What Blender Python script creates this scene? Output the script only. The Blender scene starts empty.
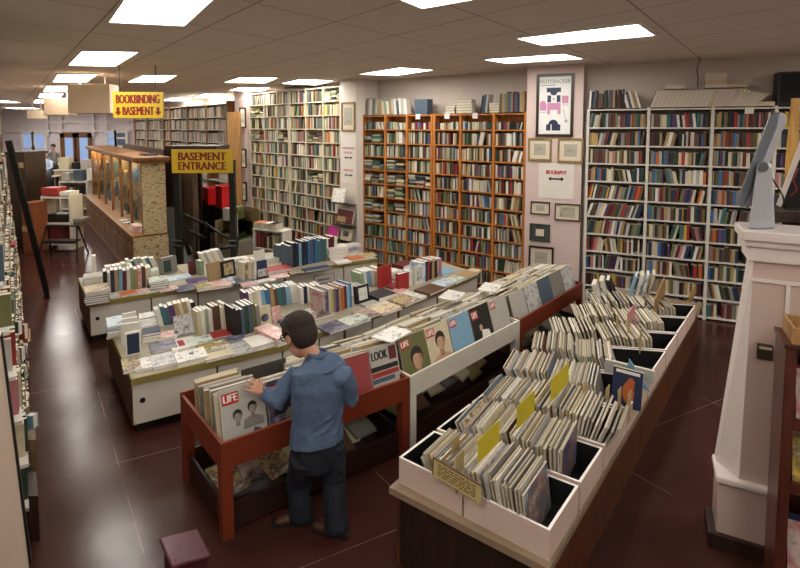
import bpy, math, random
from mathutils import Vector as V
R = random.Random(7)
F = 500.0; TH = math.radians(4); CY = 162.0; H = 3.2
c_, s_ = math.cos(TH), math.sin(TH)
SC = bpy.context.scene; COL = SC.collection
# ---------- surveying: sight lines from the photographer's standpoint to the surfaces of the shop
def ray(x, y, c_=c_, s_=s_):
    u = (x - 400) / F; v = (CY - y) / F
    return V((u, c_ + v * s_, -s_ + v * c_))
def az(x, y, z=0.0):
    d = ray(x, y); t = (z - H) / d.z
    return V((d.x * t, d.y * t, z))
def aD(x, y, Y):
    d = ray(x, y); t = Y / d.y
    return V((d.x * t, Y, H + d.z * t))
class Wl:                                  # a vertical plane over the plan line A-B
    def __init__(s, A, B):
        s.A = V((A[0], A[1], 0)); s.B = V((B[0], B[1], 0)); s.d = (s.B - s.A).normalized(); s.L = (s.B - s.A).length
        n = V((-s.d.y, s.d.x, 0))
        if n.dot(s.A) < 0: n = -n
        s.n = n                            # points away from the standpoint
    def hit(s, x, y):
        d = ray(x, y); C0 = V((0, 0, H)); t = (s.A - C0).dot(s.n) / d.dot(s.n)
        p = C0 + d * t
        return (p - s.A).dot(s.d), p.z
    def s_at(s, x): return s.hit(x, 127)[0]
    def p(s, a, b=0.0, z=0.0): return s.A + s.d * a + s.n * b + V((0, 0, z))
class Fr:                                  # local frame
    def __init__(s, O, ex, ey, ez=None):
        s.O = V(O); s.x = V(ex).normalized(); s.y = V(ey).normalized(); s.z = V(ez).normalized() if ez is not None else V((0, 0, 1))
    def p(s, a, b, c): return s.O + s.x * a + s.y * b + s.z * c
WF = Fr((0, 0, 0), (1, 0, 0), (0, 1, 0))
# ---------- materials
def lin(h):
    if isinstance(h, str): h = tuple(int(h[i:i + 2], 16) / 255 for i in (0, 2, 4))
    return tuple(((x / 12.92) if x <= .04045 else ((x + .055) / 1.055) ** 2.4) for x in h) + (1.0,)
MC = {}
def nodes(name):
    m = bpy.data.materials.new(name); m.use_nodes = True
    nt = m.node_tree; b = nt.nodes['Principled BSDF']
    return m, nt, b
def mat(name, col, rough=.6, var=.12, scale=18.0, bump=0.0, metal=0.0, spec=.4):
    if name in MC: return MC[name]
    m, nt, b = nodes(name); L = nt.links.new; N = nt.nodes.new
    c = lin(col)
    tc = N('ShaderNodeTexCoord'); nz = N('ShaderNodeTexNoise'); nz.inputs['Scale'].default_value = scale; nz.inputs['Detail'].default_value = 4
    L(tc.outputs['Object'], nz.inputs['Vector'])
    mx = N('ShaderNodeMix'); mx.data_type = 'RGBA'
    mx.inputs['A'].default_value = tuple(x * (1 - var) for x in c[:3]) + (1,); mx.inputs['B'].default_value = tuple(min(1, x * (1 + var)) for x in c[:3]) + (1,)
    L(nz.outputs['Fac'], mx.inputs['Factor']); L(mx.outputs['Result'], b.inputs['Base Color'])
    b.inputs['Roughness'].default_value = rough; b.inputs['Metallic'].default_value = metal; b.inputs['Specular IOR Level'].default_value = spec
    if bump:
        bp = N('ShaderNodeBump'); bp.inputs['Strength'].default_value = bump; bp.inputs['Distance'].default_value = .02
        L(nz.outputs['Fac'], bp.inputs['Height']); L(bp.outputs['Normal'], b.inputs['Normal'])
    MC[name] = m; return m
def wood(name, c1, c2, rough=.45, scale=3.0, axis='Z'):
    if name in MC: return MC[name]
    m, nt, b = nodes(name); L = nt.links.new; N = nt.nodes.new
    tc = N('ShaderNodeTexCoord'); mp = N('ShaderNodeMapping'); sc = {'X': (.15, 1, 1), 'Y': (1, .15, 1), 'Z': (1, 1, .12)}[axis]
    mp.inputs['Scale'].default_value = sc
    nz = N('ShaderNodeTexNoise'); nz.inputs['Scale'].default_value = scale * 6; nz.inputs['Detail'].default_value = 6; nz.inputs['Distortion'].default_value = 1.2
    cr = N('ShaderNodeValToRGB'); cr.color_ramp.elements[0].position = .35; cr.color_ramp.elements[1].position = .68
    cr.color_ramp.elements[0].color = lin(c1); cr.color_ramp.elements[1].color = lin(c2)
    L(tc.outputs['Object'], mp.inputs['Vector']); L(mp.outputs['Vector'], nz.inputs['Vector']); L(nz.outputs['Fac'], cr.inputs['Fac']); L(cr.outputs['Color'], b.inputs['Base Color'])
    b.inputs['Roughness'].default_value = rough
    MC[name] = m; return m
def print_mat(name, cols, scale=22.0, rough=.35, vor=False):
    """a printed cover: blotches of a few inks"""
    if name in MC: return MC[name]
    m, nt, b = nodes(name); L = nt.links.new; N = nt.nodes.new
    tc = N('ShaderNodeTexCoord')
    tx = N('ShaderNodeTexVoronoi' if vor else 'ShaderNodeTexNoise'); tx.inputs['Scale'].default_value = scale * (1 if vor else .55)
    if not vor: tx.inputs['Detail'].default_value = 5; tx.inputs['Roughness'].default_value = .65
    L(tc.outputs['Object'], tx.inputs['Vector'])
    cr = N('ShaderNodeValToRGB'); cr.color_ramp.interpolation = 'CONSTANT' if vor else 'LINEAR'
    n = len(cols)
    for i, c in enumerate(cols):
        pos = 0.0 if i == 0 else (.34 + .32 * (i - 1) / max(1, n - 2) if not vor else i / n)
        e = cr.color_ramp.elements[i] if i < 2 else cr.color_ramp.elements.new(pos)
        e.position = pos
    for i, e in enumerate(sorted(cr.color_ramp.elements, key=lambda e: e.position)): e.color = lin(cols[min(i, n - 1)])
    src = tx.outputs['Fac'] if not vor else tx.outputs['Color']
    if vor:
        sp = N('ShaderNodeSeparateColor'); L(src, sp.inputs['Color']); src = sp.outputs[0]
    L(src, cr.inputs['Fac']); L(cr.outputs['Color'], b.inputs['Base Color']); b.inputs['Roughness'].default_value = rough
    MC[name] = m; return m
def emit(name, col, st):
    if name in MC: return MC[name]
    m, nt, b = nodes(name); b.inputs['Base Color'].default_value = lin(col); b.inputs['Emission Color'].default_value = lin(col); b.inputs['Emission Strength'].default_value = st
    MC[name] = m; return m
def glass(name, tint='f4f7f4', gl=.10):
    if name in MC: return MC[name]
    m, nt, b = nodes(name); N = nt.nodes.new; L = nt.links.new
    nt.nodes.remove(b); out = nt.nodes['Material Output']
    t = N('ShaderNodeBsdfTransparent'); t.inputs['Color'].default_value = lin(tint); g = N('ShaderNodeBsdfGlossy'); g.inputs['Roughness'].default_value = .05
    lw = N('ShaderNodeLayerWeight'); lw.inputs['Blend'].default_value = gl; mx = N('ShaderNodeMixShader')
    q = N('ShaderNodeMath'); q.operation = 'MULTIPLY'; q.inputs[1].default_value = .22; L(lw.outputs['Fresnel'], q.inputs[0]); L(q.outputs[0], mx.inputs[0]); L(t.outputs[0], mx.inputs[1]); L(g.outputs[0], mx.inputs[2]); L(mx.outputs[0], out.inputs['Surface'])
    MC[name] = m; return m
# ---------- mesh builder
class MB:
    def __init__(s): s.v = []; s.f = []; s.m = []; s.mats = []
    def mi(s, m):
        if m not in s.mats: s.mats.append(m)
        return s.mats.index(m)
    def add(s, vs, fs, m):
        o = len(s.v); s.v += [V(p) for p in vs]; i = s.mi(m) if not isinstance(m, (list, tuple)) else None
        for k, f in enumerate(fs):
            s.f.append(tuple(o + a for a in f)); s.m.append(i if i is not None else s.mi(m[k]))
    def hexa(s, b, t, m):                  # four bottom points, four top points; m: one material or [bottom, top, sides...]
        s.add(list(b) + list(t), [(3, 2, 1, 0), (4, 5, 6, 7), (0, 1, 5, 4), (1, 2, 6, 5), (2, 3, 7, 6), (3, 0, 4, 7)], m)
    def box(s, fr, a0, a1, b0, b1, c0, c1, m):
        P = fr.p
        s.hexa([P(a0, b0, c0), P(a1, b0, c0), P(a1, b1, c0), P(a0, b1, c0)], [P(a0, b0, c1), P(a1, b0, c1), P(a1, b1, c1), P(a0, b1, c1)], m)
    def prism(s, pts, z0, z1, m):          # plan polygon extruded upward
        n = len(pts)
        s.add([(p[0], p[1], z0) for p in pts] + [(p[0], p[1], z1) for p in pts],
              [tuple(range(n))[::-1], tuple(range(n, 2 * n))] + [(i, (i + 1) % n, n + (i + 1) % n, n + i) for i in range(n)], m)
    def poly(s, pts, off, m):              # any planar polygon given thickness by the vector off
        n = len(pts); off = V(off)
        s.add([V(p) for p in pts] + [V(p) + off for p in pts], [tuple(range(n))[::-1], tuple(range(n, 2 * n))] + [(i, (i + 1) % n, n + (i + 1) % n, n + i) for i in range(n)], m)
    def loft(s, pts, rad, m, n=12, up=None, caps=True):
        pts = [V(p) for p in pts]; K = len(pts); rings = []; ref = V(up) if up is not None else None
        for k in range(K):
            t = (pts[min(k + 1, K - 1)] - pts[max(k - 1, 0)]).normalized()
            if ref is None: ref = V((0, 0, 1)) if abs(t.z) < .9 else V((1, 0, 0))
            a = (ref - t * ref.dot(t))
            if a.length < 1e-4: a = t.orthogonal()
            a.normalize(); b = t.cross(a); ref = a
            r = rad[k] if not isinstance(rad, (int, float)) else rad
            ra, rb = r if isinstance(r, tuple) else (r, r)
            rings.append([pts[k] + a * (ra * math.cos(2 * math.pi * i / n)) + b * (rb * math.sin(2 * math.pi * i / n)) for i in range(n)])
        vs = [p for r in rings for p in r]; fs = []
        for k in range(K - 1):
            for i in range(n): fs.append((k * n + i, k * n + (i + 1) % n, (k + 1) * n + (i + 1) % n, (k + 1) * n + i))
        if caps: fs += [tuple(range(n))[::-1], tuple(range((K - 1) * n, K * n))]
        s.add(vs, fs, m)
    def ball(s, c, r, m, n=16, k=10, fr=None):
        fr = fr or WF; c = V(c); rx, ry, rz = r if isinstance(r, tuple) else (r, r, r); vs = [c + fr.z * -rz]; fs = []
        for j in range(1, k):
            ph = math.pi * j / k - math.pi / 2
            for i in range(n):
                th = 2 * math.pi * i / n
                vs.append(c + fr.x * (rx * math.cos(ph) * math.cos(th)) + fr.y * (ry * math.cos(ph) * math.sin(th)) + fr.z * (rz * math.sin(ph)))
        vs.append(c + fr.z * rz); e = len(vs) - 1
        for i in range(n):
            fs.append((0, 1 + (i + 1) % n, 1 + i)); fs.append((e, 1 + (k - 2) * n + i, 1 + (k - 2) * n + (i + 1) % n))
            for j in range(k - 2): fs.append((1 + j * n + i, 1 + j * n + (i + 1) % n, 1 + (j + 1) * n + (i + 1) % n, 1 + (j + 1) * n + i))
        s.add(vs, fs, m)
    def disc(s, c, nrm, r, th, m, n=20):
        c = V(c); nrm = V(nrm).normalized(); s.loft([c, c + nrm * th], r, m, n)
    def build(s, name, parent=None, smooth=False, bevel=0.0):
        me = bpy.data.meshes.new(name); o = bpy.data.objects.new(name, me); COL.objects.link(o)
        org = parent['_o'] if parent is not None and '_o' in parent else None
        if parent is None:
            n = len(s.v); xs = [p.x for p in s.v]; ys = [p.y for p in s.v]; zs = [p.z for p in s.v]
            org = V(((min(xs) + max(xs)) / 2, (min(ys) + max(ys)) / 2, min(zs)))
            o.location = org
        else:
            org = V(parent['_o']); o.parent = parent
        o['_o'] = (org.x, org.y, org.z)
        me.from_pydata([p - org for p in s.v], [], s.f)
        for m in s.mats: me.materials.append(m)
        me.polygons.foreach_set('material_index', s.m)
        if smooth: me.polygons.foreach_set('use_smooth', [True] * len(s.f))
        me.update()
        if bevel:
            b = o.modifiers.new('b', 'BEVEL'); b.width = bevel; b.segments = 2; b.limit_method = 'ANGLE'
        return o
def tag(o, label=None, cat=None, group=None, kind=None):
    if label: o['label'] = label
    if cat: o['category'] = cat
    if group: o['group'] = group
    if kind: o['kind'] = kind
    return o
def thing(name, label, cat, loc, group=None):
    o = bpy.data.objects.new(name, None); COL.objects.link(o); o.location = V(loc); o['_o'] = tuple(V(loc)); o.empty_display_size = .1
    return tag(o, label, cat, group)
def struct(mb, name): return tag(mb.build(name), kind='structure')
def text(name, body, size, O, ex, ey, m, parent, w=None, bold=.0, depth=.003, align='CENTER', spacing=1.0):
    cu = bpy.data.curves.new(name, 'FONT'); cu.body = body; cu.size = size; cu.align_x = align; cu.align_y = 'CENTER'; cu.extrude = depth; cu.offset = 0; cu.space_line = spacing; cu.resolution_u = 3
    t = bpy.data.objects.new('tmp_text', cu); COL.objects.link(t)
    dg = bpy.context.evaluated_depsgraph_get(); me = bpy.data.meshes.new_from_object(t.evaluated_get(dg)); bpy.data.objects.remove(t)
    xs = [v.co.x for v in me.vertices]; k = 1.0
    if w and xs: k = w / (max(xs) - min(xs))
    O = V(O); ex = V(ex).normalized(); ey = V(ey).normalized(); ez = ex.cross(ey); org = V(parent['_o'])
    for v in me.vertices: v.co = O + ex * (v.co.x * k) + ey * v.co.y + ez * v.co.z - org
    if bold:                                # heavier strokes
        nv = len(me.vertices); co_ = [v.co.copy() for v in me.vertices]; fc = [tuple(p.vertices) for p in me.polygons]; dx = ex * (size * .035)
        me2 = bpy.data.meshes.new(name); me2.from_pydata([c - dx for c in co_] + [c + ez * .0002 for c in co_] + [c + dx + ez * .0004 for c in co_], [], [tuple(i + k_ * nv for i in f) for k_ in range(3) for f in fc]); me = me2
    me.materials.clear(); me.materials.append(m)
    o = bpy.data.objects.new(name, me); COL.objects.link(o); o.parent = parent; o['_o'] = tuple(org)
    return o
ORD = ['first', 'second', 'third', 'fourth', 'fifth', 'sixth', 'seventh', 'eighth', 'ninth', 'tenth', 'eleventh', 'twelfth', 'thirteenth', 'fourteenth', 'fifteenth', 'sixteenth', 'seventeenth', 'eighteenth', 'nineteenth', 'twentieth']
ORD += ['twenty-' + w for w in ORD[:9]] + ['thirtieth'] + ['thirty-' + w for w in ORD[:9]] + ['fortieth'] + ['forty-' + w for w in ORD[:9]] + ['fiftieth']
# ---------- colours of cloth and paper
PAL = {'cream': 'c9bd9f', 'tan': 'a48a62', 'brown': '5f4331', 'maroon': '5e2527', 'red': '9c2f2e', 'dark green': '2b4233', 'olive': '67683f', 'navy': '252f4c', 'blue': '3d6696', 'black': '1f1d1c',
       'grey': '7f7c75', 'pale grey': 'aeaba2', 'white': 'd9d5ca', 'orange': 'b4602d', 'yellow': 'c4a43a', 'purple': '573a63', 'teal': '386a6d', 'pink': 'b4737b', 'pale green': '8c9f80', 'light blue': '7aa3bd', 'slate': '4a5866', 'magenta': 'b02a80', 'dusty red': '94403f'}
BM = {k: mat('cloth_' + k.replace(' ', '_'), v, .5, .18, 30) for k, v in PAL.items()}
PAGE = mat('paper_edges', 'd6cdb8', .8, .08, 60)
PAGE2 = mat('white_paper', 'efece4', .8, .05, 40)
PR = {
 'photo': print_mat('cover_black_and_white_photograph', ['2a2a2a', '6a6a68', 'a5a5a2', 'd0d0cc', '484846'], 26),
 'art': print_mat('cover_painted_picture', ['3a4a3a', '8a7a52', 'c8b88a', '6a4434', 'd8d2c0'], 20),
 'map': print_mat('cover_tan_map', ['b08a5c', 'd0b98a', 'e0d4b8', 'a06a4a'], 24),
 'bluep': print_mat('cover_pale_blue', ['7aa4c4', 'a8c6d8', 'd8e2e4', '5a86b0'], 14),
 'bluefig': print_mat('cover_deep_blue_figure', ['1c2c66', '2c4488', '8a6a5a', '5a78b0'], 9),
 'greyfig': print_mat('cover_grey_figures', ['8a8c90', 'b4aca4', '8a6a60', '5a6672', 'c8c4bc'], 12),
 'redp': print_mat('cover_red_and_white', ['7c2c34', 'a04448', 'b8a8a0', '4a2020'], 9),
 'yellowp': print_mat('cover_yellow_picture', ['c89a34', 'd8b85a', '6a5a2a', 'e4dcc4'], 18),
 'dark': print_mat('cover_dark_picture', ['1c1c22', '34343e', '56506a', '8a8a92'], 20),
 'whitep': print_mat('cover_white_with_print', ['e2e0d8', 'dad8d0', 'e6e4dc', '8a8a8a'], 34),
 'green': print_mat('cover_pale_green', ['8aa49a', 'b4c4b8', 'd8dcd0', '5a7a6a'], 18),
 'pinkp': print_mat('cover_pink_and_white', ['d8b4ac', 'e0c8c0', 'c88a84', 'e8e2dc'], 20),
}
def matof(c): return PR[c] if c in PR else BM[c]
CN = {'bluefig': 'deep blue figure covered', 'greyfig': 'grey figure covered', 'photo': 'black-and-white photo covered', 'art': 'picture covered', 'map': 'tan map covered', 'bluep': 'pale blue', 'redp': 'red and white', 'yellowp': 'yellow picture covered', 'dark': 'dark picture covered', 'whitep': 'white printed', 'green': 'pale green', 'pinkp': 'pink and white'}
def cname(c): return CN.get(c, c)
def book_parts(fr, t, d, h, cover, page=PAGE, e=.004):
    """fr: x thickness, y spine to fore edge, z height"""
    cv = MB(); pg = MB(); m = matof(cover)
    cv.box(fr, 0, e, 0, d, 0, h, m); cv.box(fr, t - e, t, 0, d, 0, h, m); cv.box(fr, e, t - e, 0, e, 0, h, m)
    pg.box(fr, e, t - e, e, d - .006, .004, h - .006, page)
    return cv, pg
NB = 0
def book(fr, t, d, h, cover, label, group, page=PAGE, name='book', cat='book'):
    global NB; NB += 1
    cv, pg = book_parts(fr, t, d, h, cover, page)
    o = cv.build(name); pg.build('pages', o)
    return tag(o, label, cat, group)
# ================= the room =================
ZC = 4.32
def lines_mat(name, c, cl, d1, d2, sp1, sp2, w, off=(0, 0), rough=.5, noise=3.0, var=.2, bump=0.0, spec=.5, roughvar=0.0, dashed=False):
    """flat surface ruled by two families of seams (d1, d2: unit plan normals)"""
    m, nt, b = nodes(name); L = nt.links.new; N = nt.nodes.new
    geo = N('ShaderNodeNewGeometry')
    def fam(d, sp, o):
        dt = N('ShaderNodeVectorMath'); dt.operation = 'DOT_PRODUCT'; dt.inputs[1].default_value = (d[0], d[1], 0); L(geo.outputs['Position'], dt.inputs[0])
        a = N('ShaderNodeMath'); a.operation = 'ADD'; a.inputs[1].default_value = o; L(dt.outputs['Value'], a.inputs[0])
        md = N('ShaderNodeMath'); md.operation = 'FLOORED_MODULO'; md.inputs[1].default_value = sp; L(a.outputs[0], md.inputs[0])
        lt = N('ShaderNodeMath'); lt.operation = 'LESS_THAN'; lt.inputs[1].default_value = w; L(md.outputs[0], lt.inputs[0]); return lt
    f1 = fam(d1, sp1, off[0]); f2 = fam(d2, sp2, off[1])
    mx = N('ShaderNodeMath'); mx.operation = 'MAXIMUM'; L(f1.outputs[0], mx.inputs[0]); L(f2.outputs[0], mx.inputs[1])
    nz = N('ShaderNodeTexNoise'); nz.inputs['Scale'].default_value = noise; nz.inputs['Detail'].default_value = 6; L(geo.outputs['Position'], nz.inputs['Vector'])
    last = mx.outputs[0]
    if dashed:
        n2 = N('ShaderNodeTexNoise'); n2.inputs['Scale'].default_value = 1.7; n2.inputs['Detail'].default_value = 5; L(geo.outputs['Position'], n2.inputs['Vector'])
        g = N('ShaderNodeMapRange'); g.inputs['From Min'].default_value = .42; g.inputs['From Max'].default_value = .6; L(n2.outputs['Fac'], g.inputs['Value'])
        mu = N('ShaderNodeMath'); mu.operation = 'MULTIPLY'; L(last, mu.inputs[0]); L(g.outputs['Result'], mu.inputs[1]); last = mu.outputs[0]
    cc = lin(c); ca = N('ShaderNodeMix'); ca.data_type = 'RGBA'; ca.inputs['A'].default_value = tuple(x * (1 - var) for x in cc[:3]) + (1,); ca.inputs['B'].default_value = tuple(min(1, x * (1 + var)) for x in cc[:3]) + (1,)
    L(nz.outputs['Fac'], ca.inputs['Factor'])
    cb = N('ShaderNodeMix'); cb.data_type = 'RGBA'; cb.inputs['B'].default_value = lin(cl); L(ca.outputs['Result'], cb.inputs['A']); L(last, cb.inputs['Factor']); L(cb.outputs['Result'], b.inputs['Base Color'])
    b.inputs['Roughness'].default_value = rough; b.inputs['Specular IOR Level'].default_value = spec
    if roughvar:
        mr = N('ShaderNodeMapRange'); mr.inputs['To Min'].default_value = rough - roughvar; mr.inputs['To Max'].default_value = rough + roughvar; L(nz.outputs['Fac'], mr.inputs['Value']); L(mr.outputs['Result'], b.inputs['Roughness'])
    if bump:
        bp = N('ShaderNodeBump'); bp.inputs['Strength'].default_value = bump; bp.inputs['Distance'].default_value = .01; L(nz.outputs['Fac'], bp.inputs['Height']); L(bp.outputs['Normal'], b.inputs['Normal'])
    return m
def nrm2(x, y): l = math.hypot(x, y); return (x / l, y / l)
FLOOR = lines_mat('oxblood_floor_tiles', '40231e', '7a5c50', nrm2(-.5, 1), nrm2(1, .75), 1.9, 1.9, .010, (0.42, 1.32), .19, 3.2, .25, .2, .22, .05, True)
CEIL = lines_mat('ceiling_panels', 'd2c6ba', '8d8177', nrm2(1, .8), nrm2(-1, .77), .98, 1.35, .018, (.1, .2), .85, 5, .06)
WALLP = mat('pinkish_plaster', 'd0c3b9', .8, .05, 6)
WALLF = mat('white_painted_panelling', 'e4dbdd', .6, .04, 6)
TRIMW = mat('white_gloss_paint', 'e6dfdc', .4, .04, 8)
BLK = mat('black_paint', '141413', .4, .2, 20)
DARKW = wood('dark_brown_wood', '1d120c', '38221a', .45)
OAK = wood('honey_oak', '6b4420', '9a6a36', .4)
ORW = wood('orange_pine', '9c5a20', 'c8803a', .45)
WHS = mat('white_painted_shelf', 'cfcabf', .5, .06, 14)
mb = MB(); mb.box(WF, -34, 9, -2.2, 36, -.2, 0, FLOOR); struct(mb, 'floor')
mb = MB(); mb.box(WF, -34, 9, -2.2, 36, ZC, ZC + .2, CEIL); struct(mb, 'ceiling')
OA, OB = V((-.985, 11.85, 0)), V((2.39, 9.4, 0))           # front line of the pine bookcases
TA, TB = V((-4.62, 15.2, 0)), V((-1.44, 12.15, 0))          # front line of the tall cream bookcases
WA, WB = V((3.285, 8.88, 0)), V((7.0, 7.28, 0))             # front line of the white bookcase
def wallseg(name, pts, m, th=.15, side=1):
    mb = MB()
    for (x0, y0), (x1, y1) in zip(pts, pts[1:]):
        d = V((x1 - x0, y1 - y0, 0)).normalized(); n = V((-d.y, d.x, 0)) * side * th
        mb.prism([(x0, y0), (x1, y1), (x1 + n.x, y1 + n.y), (x0 + n.x, y0 + n.y)][::side], 0, ZC, m)
    return struct(mb, name)
wallseg('wall_right', [(8.6, 6.98), (3.42, 9.23), (-1.1, 12.6), (-4.35, 15.75), (-12.3, 24.9), (-17.6, 33.0)], WALLP, .15, -1)
wallseg('wall_front', [(-33, 33.0), (-17.6, 33.0)], WALLF)
wallseg('wall_left', [(-3.35, 2.6), (-10.3, 12.6), (-27, 33.0)], WALLP)
wallseg('wall_rear', [(8.6, -2.0), (-3.35, -2.0)], WALLP, .15)
wallseg('wall_side', [(8.6, 6.98), (8.6, -2.0)], WALLP, .15)
wallseg('wall_near', [(-3.35, -2.0), (-3.35, 2.6)], WALLP, .15)
PINK = mat('pink_textured_paper', 'd2bdb6', .8, .1, 60, .3)
mb = MB(); P1 = Wl((2.352, 9.33), (3.25, 8.92)); fr1 = Fr(P1.A, P1.d, P1.n); mb.box(fr1, 0, P1.L, 0, .55, 0, ZC, PINK); struct(mb, 'wall_pillar_1')
P2 = Wl((-1.432, 12.02), (-1.01, 11.62)); fr2 = Fr(P2.A, P2.d, P2.n)
mb = MB(); mb.box(fr2, 0, P2.L, 0, .7, 0, ZC, mat('cream_pillar_paint', 'd8cdc2', .7, .04, 8)); struct(mb, 'wall_pillar_2')
# pale pier with pictures between the two runs of bookcases
P3 = Wl((-5.18, 15.75), (-4.74, 15.32)); fr3 = Fr(P3.A, P3.d, P3.n)
mb = MB(); mb.box(fr3, 0, P3.L, 0, .6, 0, ZC, PINK); struct(mb, 'wall_pillar_3')
# store front
YF = 32.85
def fq(x0, y0, x1, y1, Y=YF): a = aD(x0, y1, Y); b = aD(x1, y0, Y); return a.x, b.x, a.z, b.z
OUT = emit('daylit_street', '7f98c0', .5); OUTD = emit('shaded_street', '3a4250', .6)
def window(n, x0, y0, x1, y1, dark):
    X0, X1, Z0, Z1 = fq(x0, y0, x1, y1); root = MB(); fw = .16
    g = MB(); g.box(WF, X0, X1, YF - .02, YF, Z0, Z1, OUTD if dark else OUT)
    o = struct(g, 'window_%d' % n)
    zc = (Z0 + Z1) / 2
    fm = MB(); fm.box(WF, X0 - fw, X0, YF - .12, YF, Z0 - fw, Z1 + fw, TRIMW); fm.box(WF, X1, X1 + fw, YF - .12, YF, Z0 - fw, Z1 + fw, TRIMW)
    for z in (Z0 - fw, zc, Z1): fm.box(WF, X0, X1, YF - .12, YF, z, z + fw * .8, TRIMW)
    fm.build('window_frame', o)
for i, q in enumerate([(25, 134, 33, 164, 0), (36, 134, 45, 164, 0), (108, 133, 115, 145, 0), (118, 133, 126, 145, 1)]): window(i + 1, *q)
DOORW = wood('shop_door_wood', '5f3a1c', '8a5a2c', .4)
for i, (x0, x1) in enumerate([(62.5, 76.5), (77, 91.5)]):
    X0, X1, Z0, Z1 = fq(x0, 133, x1, 172); Z0 = 0.0
    d = MB(); w = (X1 - X0); d.box(WF, X0, X0 + w * .26, YF - .1, YF, Z0, Z1, DOORW); d.box(WF, X1 - w * .2, X1, YF - .1, YF, Z0, Z1, DOORW); d.box(WF, X0, X1, YF - .1, YF, Z0, Z0 + .45, DOORW); d.box(WF, X0, X1, YF - .1, YF, Z1 - .3, Z1, DOORW)
    o = struct(d, 'door_%d' % (i + 1))
    g = MB(); g.box(WF, X0 + w * .26, X1 - w * .2, YF - .05, YF - .02, .45, Z1 - .3, OUT); g.build('door_glass', o)
    k = MB(); k.ball((X1 - w * .1 if i == 0 else X0 + w * .12, YF - .16, 1.05), .06, BLK); k.build('door_handle', o)
mb = MB()
for x in (22, 47, 61, 93, 106): X = aD(x, 120, YF).x; mb.box(WF, X - .08, X + .08, YF - .06, YF, 2.6, ZC, TRIMW)
for y in (122, 131): z = aD(60, y, YF).z; mb.box(WF, -26, -17.7, YF - .07, YF, z - .07, z + .07, TRIMW)
struct(mb, 'trim_1')
# ceiling lights
PANEL = emit('fluorescent_panel', 'fffaf2', 11.0); LFR = mat('white_light_frame', 'e8e4dc', .5, .02)
LQ = [((107, 20), (185, 24), (226, -14), (132, -18)), ((67, 64), (116, 65), (140, 50), (81, 49)), ((52, 81), (87, 81), (98, 73), (57, 73)), ((43, 91), (67, 91), (72, 85), (46, 85)),
      ((38, 97), (60, 97), (64, 93), (40, 93)), ((33, 102.3), (50, 102.3), (53, 99.3), (35, 99.3)), ((127, 81), (165, 81), (178, 74), (143, 74)),
      ((223, 81.5), (266, 82), (279, 76.5), (240, 76)), ((228, 89.8), (262, 90.3), (271, 87), (238, 86.7)), ((193, 97), (218, 97.2), (226, 93.4), (203, 93.2)), ((162, 100), (186, 100.3), (193, 97.6), (171, 97.4)),
      ((280, 82.5), (316, 84), (335, 79.5), (300, 78)), ((358, 73), (395, 74.5), (435, 68.5), (400, 66)), ((482, 58), (505, 62), (585, 57), (565, 52)), ((514, 36.5), (542, 44), (658, 33), (641, 21)), ((392, -6), (421, 6), (520, -12), (490, -26)),
      ((160, 105.5), (180, 105.6), (186, 103.6), (168, 103.5))]
LL = ['nearest ceiling light panel, high above the aisle floor', 'second ceiling light panel along the aisle', 'third ceiling light panel along the aisle', 'fourth ceiling light panel along the aisle, beside the large hanging box sign',
      'fifth ceiling light panel along the aisle', 'farthest ceiling light panel of the aisle line', 'ceiling light panel above the yellow bookbinding sign', 'larger ceiling light panel in front of the tall cream bookcases',
      'narrow ceiling light panel behind the larger one near the far bookcases', 'ceiling light panel to the right of the yellow bookbinding sign', 'distant ceiling light panel just behind the yellow bookbinding sign', 'ceiling light panel over the tall cream bookcases',
      'ceiling light panel over the cream pillar with signs', 'ceiling light panel just before the framed poster pillar', 'largest ceiling light panel, above the magazine boxes', 'ceiling light panel cut off by the top edge of the photo', 'smallest far ceiling light panel above the far bookcases']
def ceiling_light(pts, label):
    b = sum(pts, V((0, 0, 0))) / 4
    t = thing('ceiling_light', label, 'ceiling light', b, 'ceiling light panels')
    inn = [p + (b - p) * .05 for p in pts]; dn = V((0, 0, -.03))
    fm = MB()
    for i in range(4):
        j = (i + 1) % 4; q = [pts[i], pts[j], inn[j], inn[i]]
        fm.hexa([p + dn for p in q], [p + V((0, 0, .02)) for p in q], LFR)
    fm.build('frame', t)
    pm = MB(); pm.hexa([p + dn * .6 for p in inn], [p + V((0, 0, .0)) for p in inn], PANEL); pm.build('diffuser', t)
for q, l in zip(LQ, LL): ceiling_light([az(x, y, ZC - .001) for x, y in q], l)
for k, (x0, y0, l) in enumerate([(-2.2, .2, 'ceiling light panel behind the photographer over the aisle'), (3.4, .6, 'ceiling light panel behind the photographer over the stairs'), (5.4, 3.0, 'added unseen ceiling light panel beyond the pillar'), (.9, -.4, 'added unseen ceiling light panel directly behind the photographer'), (6.2, 4.4, 'added unseen ceiling light panel over the end wall corner')]):  # the last three are unseen panels added to brighten the right-hand side
    ceiling_light([V((x0, y0, ZC - .001)), V((x0 + .8, y0 - .4, ZC - .001)), V((x0 + 1.7, y0 + 1.0, ZC - .001)), V((x0 + .9, y0 + 1.4, ZC - .001))], l)
for k, (x0, y0) in enumerate([(-22, 22.5), (-18, 21), (-22.5, 28.5), (-18.5, 27.5), (-14, 25)]):  # hidden panels added to brighten the far end of the shop
    ceiling_light([V((x0, y0, ZC - .001)), V((x0 + 1.6, y0, ZC - .001)), V((x0 + 1.0, y0 + 1.6, ZC - .001)), V((x0 - .6, y0 + 1.6, ZC - .001))], 'added far ceiling light panel brightening the checkout, hidden by the hanging box signs')
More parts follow.
